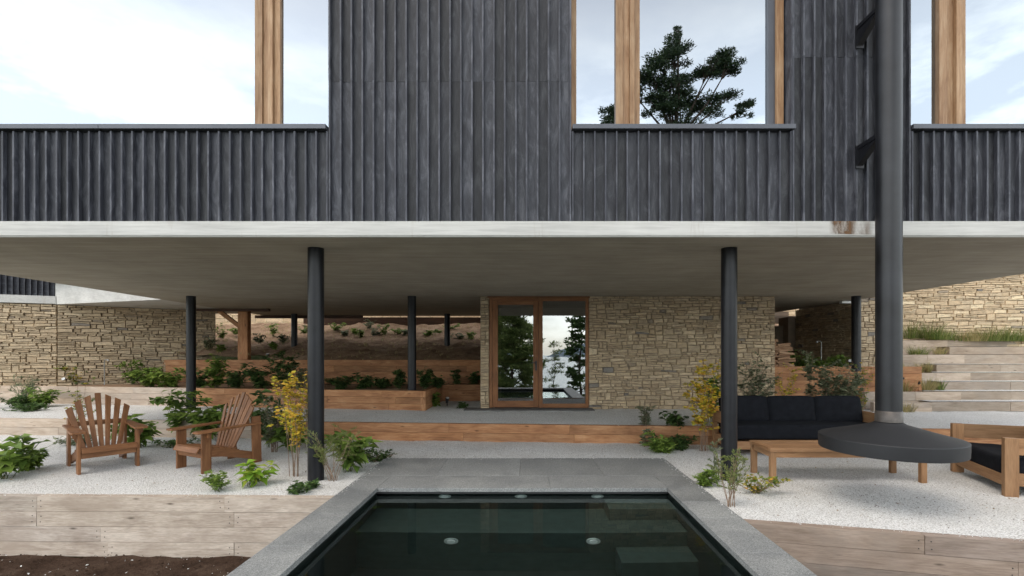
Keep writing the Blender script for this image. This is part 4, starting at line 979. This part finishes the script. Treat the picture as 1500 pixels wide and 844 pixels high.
# yellow shrubs
plant('shrub', gp(432, 697), 1.52, .34, 'tall yellow leaved shrub left of the front left column', 'leaf_yellow', 12, .045, .04, 'shrub', 44, 'stem', .34, 'yellow_shrub', 3, base_r=.07)
plant('shrub', gp(452, 655), 1.5, .14, 'yellow green twig plant behind the front left column', 'leaf_mixed', 4, .045, .04, 'shrub', 26, 'stem', .5, 'yellow_shrub', 3)
plant('shrub', gp(1030, 660), 1.68, .34, 'yellow leaved shrub at the left end of the sofa', 'leaf_yellow', 12, .055, .05, 'shrub', 60, 'stem', .30, 'yellow_shrub', 3, base_r=.07)
plant('shrub', (at(115, 8.6).x, 8.6, 0), 1.45, .24, 'thin yellowing shrub behind the left wooden chair', 'leaf_mixed', 6, .045, .035, 'shrub', 26, 'stem', .4, 'yellow_shrub', 3)
plant('shrub', (at(1150, 9.2).x, 9.25, .33), 1.32, .34, 'yellow shrub beside the grey bush behind the sofa', 'leaf_yellow', 8, .045, .035, 'shrub', 22, 'stem', .3, 'yellow_shrub', 3)
plant('shrub', (at(1262, 9.9).x, 9.9, .33), 1.25, .36, 'yellow twiggy shrub behind the flue', 'leaf_mixed', 9, .045, .035, 'shrub', 22, 'stem', .2, 'yellow_shrub', 3)
# needle shrubs
plant('needle', gp(487, 704), .68, .38, 'feathery olive shrub right of the front left column', 'leaf_olive', 12, .045, .006, 'shrub', 260, 'stem', .45, 'needle_shrub', 4, lean=(-.06, 0, 0))
plant('needle', gp(1072, 742), .66, .22, 'small pale green upright shrub below the front right column', 'leaf_olive', 10, .04, .008, 'shrub', 150, 'stem', .4, 'needle_shrub', 3)
plant('needle', gp(1050, 705), .56, .12, 'grey green sprig left of the front right column', 'leaf_grey', 6, .04, .01, 'shrub', 90, 'green_stem', .3, 'needle_shrub', 3)
plant('shrub', gp(1105, 722), .24, .42, 'trailing small leaved plant spreading over the right gravel', 'leaf_mixed', 10, .04, .022, 'plant', 26, 'stem', .1, 'trailing_plant', 2)
plant('low', gp(1030, 712), .20, .22, 'round green herb at the right coping edge', 'leaf_green', 14, .05, .02, 'plant', 34, 'green_stem', .1, 'garden_plant', 2)
# broad leaves
plant('big', gp(510, 690), .52, .40, 'broad leaved green plant beside the pool paving', 'leaf_green', 12, .15, .09, 'plant', 12, 'green_stem', .2, 'broadleaf_plant', 1)
plant('shrub', gp(550, 676), .14, .42, 'dark trailing plant along the pool paving corner', 'leaf_dark', 12, .05, .02, 'plant', 34, 'stem', .1, 'trailing_plant', 2)
plant('big', gp(368, 712), .30, .26, 'lime green leafy plant on the gravel in front of the right wooden chair', 'leaf_lime', 9, .105, .06, 'plant', 9, 'green_stem', .3, 'broadleaf_plant', 1)
plant('shrub', gp(322, 718), .26, .28, 'small sprawling green plant left of the lime plant', 'leaf_green', 9, .05, .02, 'plant', 28, 'green_stem', .2, 'garden_plant', 2)
plant('big', gp(8, 700), .50, .48, 'large leaved dark green plant at the left edge', 'leaf_green', 13, .14, .10, 'plant', 11, 'green_stem', .3, 'broadleaf_plant', 1)
plant('big', gp(38, 688), .30, .26, 'smaller leafy plant beside the left edge plant', 'leaf_green', 9, .10, .055, 'plant', 22, 'green_stem', .2, 'broadleaf_plant', 1)
for i, (px, py, h, w_, lb) in enumerate(((205, 655, .68, .48, 'leafy green bush just right of the left wooden chair'), (262, 640, 1.0, .52, 'tall fresh green bush between the two wooden chairs'),
                            (305, 645, .72, .5, 'dense leafy bush behind the right chair armrest'), (395, 655, .95, .42, 'deep green bush behind the right wooden chair'), (428, 660, .62, .3, 'deep green leaves behind the yellow shrub'))):
    plant('big', gp(px, py), h, w_, lb, 'leaf_green' if i != 3 else 'leaf_dark', 12, .15, .085, 'plant', 15, 'green_stem', .2, 'broadleaf_plant', 2)
plant('shrub', (at(402, 8.3).x, 8.3, 0), 1.0, .26, 'grey green small leaved bush behind the right wooden chair', 'leaf_grey', 14, .04, .02, 'shrub', 90, 'stem', .2, 'grey_shrub', 4)
plant('low', gp(260, 655), .10, .4, 'low dark creeper under the right chair', 'leaf_dark', 12, .05, .03, 'plant', 26, 'stem', .1, 'ground_plant', 2)
plant('low', gp(110, 652), .16, .36, 'low grey green plant behind the left wooden chair', 'leaf_grey', 12, .07, .03, 'plant', 24, 'green_stem', .1, 'ground_plant', 2)
plant('low', gp(160, 712) if False else gp(438, 722), .14, .14, 'tiny green plant below the front left column', 'leaf_dark', 9, .045, .02, 'plant', 26, 'green_stem', .1, 'ground_plant', 1)
plant('low', gp(466, 716) if False else gp(455, 716), .12, .10, 'tiny plant touching the base of the front left column', 'leaf_dark', 8, .04, .02, 'plant', 26, 'green_stem', .1, 'ground_plant', 1)
plant('low', gp(968, 662), .26, .32, 'ferny green clump at the foot of the long timber step', 'leaf_green', 26, .11, .028, 'plant', 24, 'green_stem', .05, 'fern', 1)
plant('low', gp(998, 658), .24, .22, 'smaller ferny clump next to the yellow shrub', 'leaf_dark', 18, .09, .028, 'plant', 22, 'green_stem', .05, 'fern', 1)
plant('shrub', (at(945, 9.05).x, 9.05, .33), .40, .16, 'small grey green shrub spilling over the long timber step', 'leaf_grey', 12, .035, .016, 'shrub', 70, 'stem', .1, 'grey_shrub', 3)
plant('shrub', (at(944, 8.85).x, 8.72, 0), .34, .12, 'small grey green sprig in front of the long timber step', 'leaf_grey', 7, .05, .03, 'shrub', 24, 'stem', .1, 'grey_shrub', 2)
plant('big', (at(990, 9.1).x, 9.05, .33), .26, .36, 'dark leafed creeper along the top of the timber step', 'leaf_dark', 10, .09, .06, 'plant', 15, 'stem', .1, 'trailing_plant', 1)
# behind the sofa
plant('shrub', (at(1108, 9.25).x, 9.3, .33), 1.3, .46, 'grey green bush behind the left half of the sofa', 'leaf_grey', 18, .042, .02, 'shrub', 120, 'stem', .2, 'grey_shrub', 5)
plant('big', (at(1048, 9.3).x, 9.5, .33), 1.1, .25, 'green leafy plant hidden behind the front right column', 'leaf_green', 9, .12, .08, 'plant', 18, 'green_stem', .3, 'broadleaf_plant', 2)
plant('shrub', (at(1188, 9.5).x, 9.5, .33), 1.5, .16, 'narrow upright grey green sapling behind the sofa', 'leaf_grey', 6, .055, .03, 'shrub', 70, 'stem', .3, 'grey_shrub', 4)
plant('shrub', (at(1208, 9.3).x, 9.3, .33), 1.28, .26, 'rounded grey green bush behind the sofa middle cushion', 'leaf_grey', 9, .055, .03, 'shrub', 80, 'stem', .3, 'grey_shrub', 4)
plant('shrub', (at(1238, 9.3).x, 9.3, .33), 1.28, .42, 'wide grey green bush behind the right end of the sofa', 'leaf_grey', 16, .055, .03, 'shrub', 90, 'stem', .25, 'grey_shrub', 5)
# left bed in front of the stone wall (z .8) and raised gravel
GB = 'plants in the raised left beds'
for (px, y, z, h, w_, kind, lf, ll, lw, nl, n, lb) in (
    (30, 12.3, .33, .30, .5, 'low', 'leaf_dark', .10, .03, 30, 16, 'dark clump at the far left foot of the pale planter wall'),
    (37, 12.4, .33, .85, .28, 'needle', 'leaf_grey', .09, .012, 90, 12, 'spiky grey green shrub before the pale planter wall'),
    (62, 12.3, .33, .42, .4, 'big', 'leaf_green', .12, .06, 14, 12, 'leafy plant right of the spiky grey shrub'),
    (40, 11.4, .33, .10, .6, 'low', 'leaf_dark', .07, .03, 30, 14, 'flat creeper on the gravel near the left edge'),
    (62, 14.0, .77, .34, .35, 'low', 'leaf_dark', .09, .04, 26, 14, 'dark fern low against the left stone wall'),
    (110, 14.1, .77, .75, .4, 'shrub', 'leaf_mixed', .06, .04, 30, 7, 'yellowing sapling in the bed against the left stone wall'),
    (195, 14.3, .77, .75, .45, 'big', 'leaf_green', .10, .06, 18, 12, 'upright leafy plant beside the left standpipe'),
    (222, 13.6, .77, .50, .55, 'big', 'leaf_green', .13, .07, 16, 16, 'broad green clump on the planter left of the far column'),
    (248, 13.4, .77, .46, .5, 'big', 'leaf_green', .13, .07, 16, 14, 'leafy clump touching the far left column'),
    (292, 13.0, .77, .5, .35, 'shrub', 'leaf_dark', .07, .04, 50, 12, 'dark bush hugging the far left column'),
    (318, 13.2, .77, .95, .45, 'big', 'leaf_green', .12, .06, 22, 16, 'tall leafy plant right of the far left column'),
    (345, 13.0, .77, .45, .5, 'big', 'leaf_dark', .12, .06, 16, 14, 'low leafy plant on the red brown planter wall'),
    (382, 12.9, .77, .70, .42, 'big', 'leaf_dark', .12, .06, 22, 14, 'dark leafy plant above the right wooden chair'),
    (418, 12.7, .77, .95, .48, 'shrub', 'leaf_dark', .08, .035, 60, 16, 'spreading dark shrub left of the front column'),
    (436, 12.4, .77, .60, .35, 'shrub', 'leaf_grey', .05, .025, 70, 12, 'silvery bush at the planter edge behind the front column'),
    (500, 12.6, .77, .34, .45, 'big', 'leaf_dark', .10, .05, 18, 14, 'low dark plants just right of the front column in the planter'),
    (528, 12.5, .77, .34, .45, 'big', 'leaf_dark', .10, .05, 18, 14, 'low leafy clump in the middle of the shaded planter'),
    (560, 12.8, .77, .28, .5, 'low', 'leaf_dark', .08, .04, 26, 14, 'dark ground cover left of the rear middle column'),
    (584, 12.6, .77, .50, .3, 'shrub', 'leaf_dark', .07, .04, 40, 12, 'shaded shrub left of the rear middle column'),
    (622, 12.6, .77, .62, .32, 'shrub', 'leaf_dark', .07, .04, 46, 12, 'shaded shrub right of the rear middle column'),
    (640, 12.9, .77, .36, .3, 'big', 'leaf_dark', .09, .05, 18, 10, 'small plant at the corner of the shaded planter'),
    (637, 12.4, .33, .36, .14, 'big', 'leaf_green', .09, .05, 16, 8, 'small green plant on gravel at the planter corner'),
    (669, 14.1, .77, .45, .2, 'shrub', 'leaf_dark', .07, .04, 40, 8, 'small dark plant on the short timber wall'),
    (695, 14.1, .77, .40, .2, 'shrub', 'leaf_dark', .07, .04, 40, 8, 'small dark plant right beside the stone pier'),
    (677, 12.0, .33, .18, .12, 'big', 'leaf_dark', .08, .04, 14, 6, 'tiny plant on gravel by the door sill')):
    plant(kind, (at(px, y).x, y, z), h, w_, lb, lf, n, ll, lw, 'plant', nl, 'green_stem', .1, 'garden_plant', 2, GB)
# soil slope plants
def slz(x, y): return slope((x + 17) / 34, (y - 14.5) / 9.5)[2]
GS = 'young plants on the soil slope'
cols = ('clump', 'seedling', 'sprig', 'tuft')
sp = [(300, 16.2, .9, .5), (325, 17.5, .9, .5), (305, 15.4, .5, .4), (322, 15.2, .45, .3), (345, 18.5, .4, .5), (380, 16.6, .4, .5), (402, 15.6, .4, .5), (400, 18.5, .7, .7), (415, 17.0, .5, .4), (445, 18.2, .5, .5),
      (492, 19.2, .35, .45), (505, 18.6, .3, .3), (520, 18.9, .45, .3), (529, 18.6, .6, .15), (548, 18.7, .35, .3), (564, 18.8, .6, .35), (585, 18.8, .4, .4), (592, 18.5, .35, .4), (627, 18.5, .35, .35), (640, 18.9, .3, .4), (672, 18.3, .35, .45), (690, 18.0, .3, .4), (660, 19.4, .3, .6), (540, 19.6, .4, .6)]
for i, (px, y, h, w_) in enumerate(sp):
    x = at(px, y).x; h *= rr(.55, 1.1); w_ *= rr(.7, 1.5); near = 'between post and stone wall' if px < 350 else 'beside the timber post' if px < 450 else 'on the lit bank left of the rear column' if px < 600 else 'on the lit bank right of the rear column'
    plant('big' if i % 3 else 'shrub', (x, y, slz(x, y) - .02), h, w_ * .7, f'{("dark","leafy","sparse","pale green","low","bushy")[(i) % 6]} {cols[i % 4]} {near}' if True else '', ('leaf_green', 'leaf_green', 'leaf_grey')[i % 3], 7, .075, .05, 'plant', 18, 'green_stem', .1, 'slope_plant', 1, GS)
mb = MB()
for i in range(900):
    x = rr(-11, 0); y = rr(14.7, 20); z = slz(x, y); a = rr(0, 6.28)
    if random.random() < .6: mb.rleaf(Vector((x, y, z + .02)), Vector((math.cos(a), math.sin(a), .2)), Vector((0, 0, 1)), rr(.03, .09), rr(.02, .04), rr(0, .6))
    else:
        for k_ in range(7): mb.blade((x + rr(-.03, .03), y, z), (rr(-.6, .6), rr(-.6, .6), 1), rr(.06, .2), .008, .4, random.random())
tag(mb.build('slope_litter', 'straw'), 'dry stalks and leaves lying on the soil bank', 'ground cover', kind='stuff')
# right bed
for (px, y, h, lb) in ((1180, 12.6, .35, 'small green plants right of the firewood'), (1205, 12.6, .22, 'low plants before the shaded wall'), (1226, 12.7, .42, 'bright leafy plant before the shaded right wall'), (1160, 12.95, .5, 'dark plant behind the firewood end')):
    plant('big', (at(px, y).x, y, 1.33), h, .3, lb, 'leaf_green', 9, .09, .045, 'plant', 18, 'green_stem', .1, 'garden_plant', 1)
# stair side grasses
GG = 'grasses beside the right stairs'
for (px, y, z, h, n, s_, mt, lb) in (
    (1335, 15.35, 2.2, .80, 260, .35, 'grass', 'tall blue green grass left above the top planter'), (1362, 15.2, 2.2, .85, 200, .35, 'grass', 'arching grass in front of the pale wall centre'),
    (1378, 14.9, 2.15, .55, 260, .45, 'grass', 'bright green grass mound on the upper steps'), (1430, 14.9, 2.1, .55, 200, .4, 'straw', 'golden grass at the top of the stairs'),
    (1452, 14.9, 2.1, .65, 240, .4, 'grass', 'green grass clump above the stairs'), (1475, 14.9, 2.1, .65, 260, .45, 'grass', 'fuller grass clump near the right edge'), (1500, 14.9, 2.1, .55, 260, .45, 'grass', 'grass clump cut by the right edge'),
    (1410, 15.1, 2.1, .5, 140, .4, 'grass', 'short grass between the mounds at the pale wall'),
    (1345, 14.2, 1.66, .42, 160, .3, 'grass', 'green tuft on the third stair planter'), (1322, 13.2, 1.2, .35, 140, .3, 'straw', 'yellow tuft on the second stair planter beside the flue'),
    (1376, 14.3, 1.66, .42, 120, .16, 'straw', 'dry tuft at the right end of the third stair planter'),
    (1349, 13.2, 1.2, .42, 110, .07, 'straw', 'slim straw tuft on the second stair planter'), (1360, 13.2, 1.2, .38, 100, .07, 'straw', 'slim straw tuft further right on the second stair planter'),
    (1326, 12.15, .76, .46, 150, .22, 'straw', 'wispy grass on the lowest stair planter beside the flue'), (1358, 12.15, .76, .50, 180, .2, 'straw', 'wispy grass right of the black spotlight'),
    (1378, 12.2, .76, .40, 60, .08, 'grass', 'green sprig at the end of the lowest stair planter'), (1268, 13.8, 1.6, .7, 160, .2, 'straw', 'dry grass between far column and flue'), (1325, 11.2, .33, .38, 160, .2, 'straw', 'orange grass at the foot of the kerb beside the flue')):
    grass_tuft((at(px, y).x, y, z), h, n, s_, lb, mt, group=GG)
# leaf litter and crumbs
mb = MB()
for i in range(4600):
    reg = random.random()
    if reg < .45: x = rr(2.4, 7); y = rr(yfr(x) + .1, 8.5); z = .0
    elif reg < .8: x = rr(-8, -2.4); y = rr(5.7, 8.8); z = 0
    elif reg < .9: x = rr(-2, 2.4); y = rr(7.7, 8.9); z = 0
    else: x = rr(-9, 9); y = rr(9.2, 11.3); z = .326
    s_ = rr(.006, .022) * (1 if random.random() < .93 else 1.8)
    mb.rleaf(Vector((x, y, z + .014)), Vector((rr(-1, 1), rr(-1, 1), rr(0, .3))), Vector((rr(-.3, .3), rr(-.3, .3), 1)), s_, s_ * rr(.4, .8), random.random())
for i in range(420):   # ash and charcoal crumbs round the fireplace
    x = random.gauss(4.15, .38); y = random.gauss(5.35, .3); s_ = rr(.006, .02)
    if y > yfr(x) + .1: mb.rleaf(Vector((x, y, .014)), Vector((rr(-1, 1), rr(-1, 1), .2)), Vector((0, 0, 1)), s_, s_ * .8, 0)
tag(mb.build('leaf_litter', 'litter'), 'dry leaf crumbs scattered on the white gravel', 'leaf litter', kind='stuff')
mb = MB()
for i in range(2200):
    x = rr(-6.5, -2.4); y = rr(4.6, yfl(x) - .03); s_ = rr(.005, .018); p = Vector((x, y, -.675 + .02 * hsh(x * 3, y * 3)))
    V = [p + Vector((rr(-1, 1), rr(-1, 1), rr(-.3, 1))).normalized() * s_ * rr(.6, 1) for _ in range(5)]
    mb.idx([(0, 1, 2), (0, 2, 3), (0, 3, 1), (4, 1, 2), (4, 2, 3), (4, 3, 1)], V, random.random(), 0 if random.random() < .95 else 1)
tag(mb.build('soil_crumbs', ['dark_soil', 'gravel']), 'clods and stray white stones on the dark soil', 'soil crumbs', kind='stuff')

mb = MB()
for i in range(900):
    t = random.random()
    if t < .3: x = rr(OX0, OX1); y = OY1 - abs(random.gauss(0, .05)); z = CZ
    elif t < .5: y = rr(5.6, OY1); x = OX0 + abs(random.gauss(0, .04)); z = CZ
    elif t < .7: y = rr(4.8, OY1); x = OX1 - abs(random.gauss(0, .04)); z = CZ
    elif t < .85: x = rr(-8, -2.4); y = yfl(x) + rr(0, .09); z = .012
    else: x = rr(2.4, 6.5); y = yfr(x) + rr(.03, .12); z = .012
    s_ = rr(.004, .009); p = Vector((x, y, z + s_ * .4))
    V = [p + Vector((rr(-1, 1), rr(-1, 1), rr(-.4, .8))).normalized() * s_ for _ in range(6)]
    mb.idx([(0, 1, 2), (0, 2, 3), (0, 3, 1), (4, 1, 2), (4, 2, 3), (5, 3, 1), (5, 1, 4)], V, random.random())
tag(mb.build('stray_gravel', 'gravel'), 'stray white stones on the coping and timber edges', 'stray gravel', kind='stuff')

# ------------------------------------------------------------------ trees behind the camera, seen in the glass
def tree(name, base, height, clumps, label, mat, trunk_r=.16, ll=.16, lw=.05, per=260, forks=None, cat='tree'):
    p = Vector(base); root = empty(name, p, label, cat); tr = MB(); lf = MB()
    top = p + Vector((0, 0, height * .8)); main = [p + Vector((math.sin(i * 1.3) * .1, 0, height * .8 * i / 8)) for i in range(9)]
    tr.tube(main, [trunk_r * (1 - .75 * i / 8) for i in range(9)], 8)
    for (cx, cy, cz, r1, r2) in clumps:
        c = p + Vector((cx, cy, cz)); zb = max(.25, min(.95, (cz - r1 * 1.4) / (height * .8))); q = along(main, zb); mid = q.lerp(c, .5) + Vector((rr(-.2, .2), rr(-.2, .2), -.1 * r1))
        tr.tube([q, mid, c], [trunk_r * .38, trunk_r * .22, trunk_r * .07], 5, cap=False)
        for k_ in range(7):
            e = c + rdir(.2) * r1 * rr(.5, .95); tr.tube([mid.lerp(c, .6), e], [trunk_r * .12, trunk_r * .03], 4, cap=False)
        nsub = 9
        subs = [c + Vector((rr(-1, 1) * r1, rr(-1, 1) * r1, rr(-1, 1) * r2)) * .75 for _ in range(nsub)]
        for k_ in range(max(30, int(per * min(1, (r1 / .45) ** 2)))):
            s0 = random.choice(subs); rad = r1 * .58; d_ = rdir(0) ; q_ = s0 + Vector((d_.x, d_.y, d_.z * .7)) * rad * rr(.2, 1)
            lf.leaf(q_, d_ * .6 + rdir(.3), rdir(), ll * rr(.6, 1.3), lw * rr(.7, 1.3), random.random())
    tr.build('trunk', 'bark', root); lf.build('crown', mat, root)
    return root
# virtual image scale in the middle window: distance 2*GY + 6
sc = (2 * GY + 6) / F
def cl(px, py, r): return ((px - 990) * sc, rr(-.5, .5), (518 - py) * sc + EYE + 2.0, r, r * .85)
tree('conifer_tree', (218 * sc, -6, -2.0), 15.4, [cl(965, 95, .62), cl(985, 80, .5), cl(1000, 100, .45), cl(950, 118, .55), cl(972, 130, .62), cl(1000, 128, .6), cl(1040, 100, .55), cl(1055, 88, .5), cl(1062, 105, .42), cl(1025, 150, .42), cl(1050, 158, .6), cl(985, 160, .55), cl(960, 160, .5),
      cl(1081, 170, .34), cl(925, 140, .5), cl(905, 165, .5), cl(895, 180, .42), cl(992, 46, .09), cl(985, 54, .08), cl(996, 52, .07), cl(1010, 185, .7), cl(970, 195, .7), cl(1045, 190, .6), cl(1000, 215, .8), cl(960, 225, .7)], 'dark conifer behind the camera mirrored in the middle window', 'conifer', .17, .12, .04, 1700)
random.seed(5)
def crown(h0, h1, w_, n, r): return [(rr(-1, 1) * w_ * (1.15 - (i / n)), rr(-1, 1) * w_ * .6, lerp(h0, h1, i / n) + rr(-.2, .2), r * rr(.7, 1.2), r * .7) for i in range(n)]
tree('pine_tree', (-1.1, -14, -3.6), 11, crown(.8, 10, 1.9, 38, .85), 'green pine below the garden mirrored in the glass door', 'pine', .14, .26, .075, 900)
tree('pine_tree', (-3.4, -17, -4.2), 11, crown(1.5, 10, 1.8, 22, .8), 'second pine further left mirrored in the glass door', 'pine', .14, .30, .09, 480)
tree('pine_tree', (-2.1, -18, -4.4), 11, crown(.8, 10, 1.6, 26, .9), 'third pine filling the left pane of the glass door', 'pine', .14, .26, .075, 500)
tree('pine_tree', (.3, -19, -4.6), 10.5, crown(.8, 9, 1.2, 18, .8), 'fourth pine right of the first in the glass door', 'pine', .12, .26, .075, 300)
tree('broadleaf_tree', (4.1, -13, -3.2), 10, crown(1.5, 9.5, 1.0, 22, .6), 'dark leafy tree mirrored at the right of the glass door', 'leaf_dark', .12, .22, .14, 260)
tree('young_pine', (2.2, -15, -3.8), 7.2, crown(1.0, 6.5, .8, 12, .4), 'slender young pine mirrored in the right door pane', 'pine', .06, .2, .06, 150)
tree('conifer_tree', (-7.5, -20, -4.8), 7, crown(1.5, 6.5, 1.6, 16, .8), 'low conifer down the slope behind the camera', 'conifer', .15, .2, .06, 160)
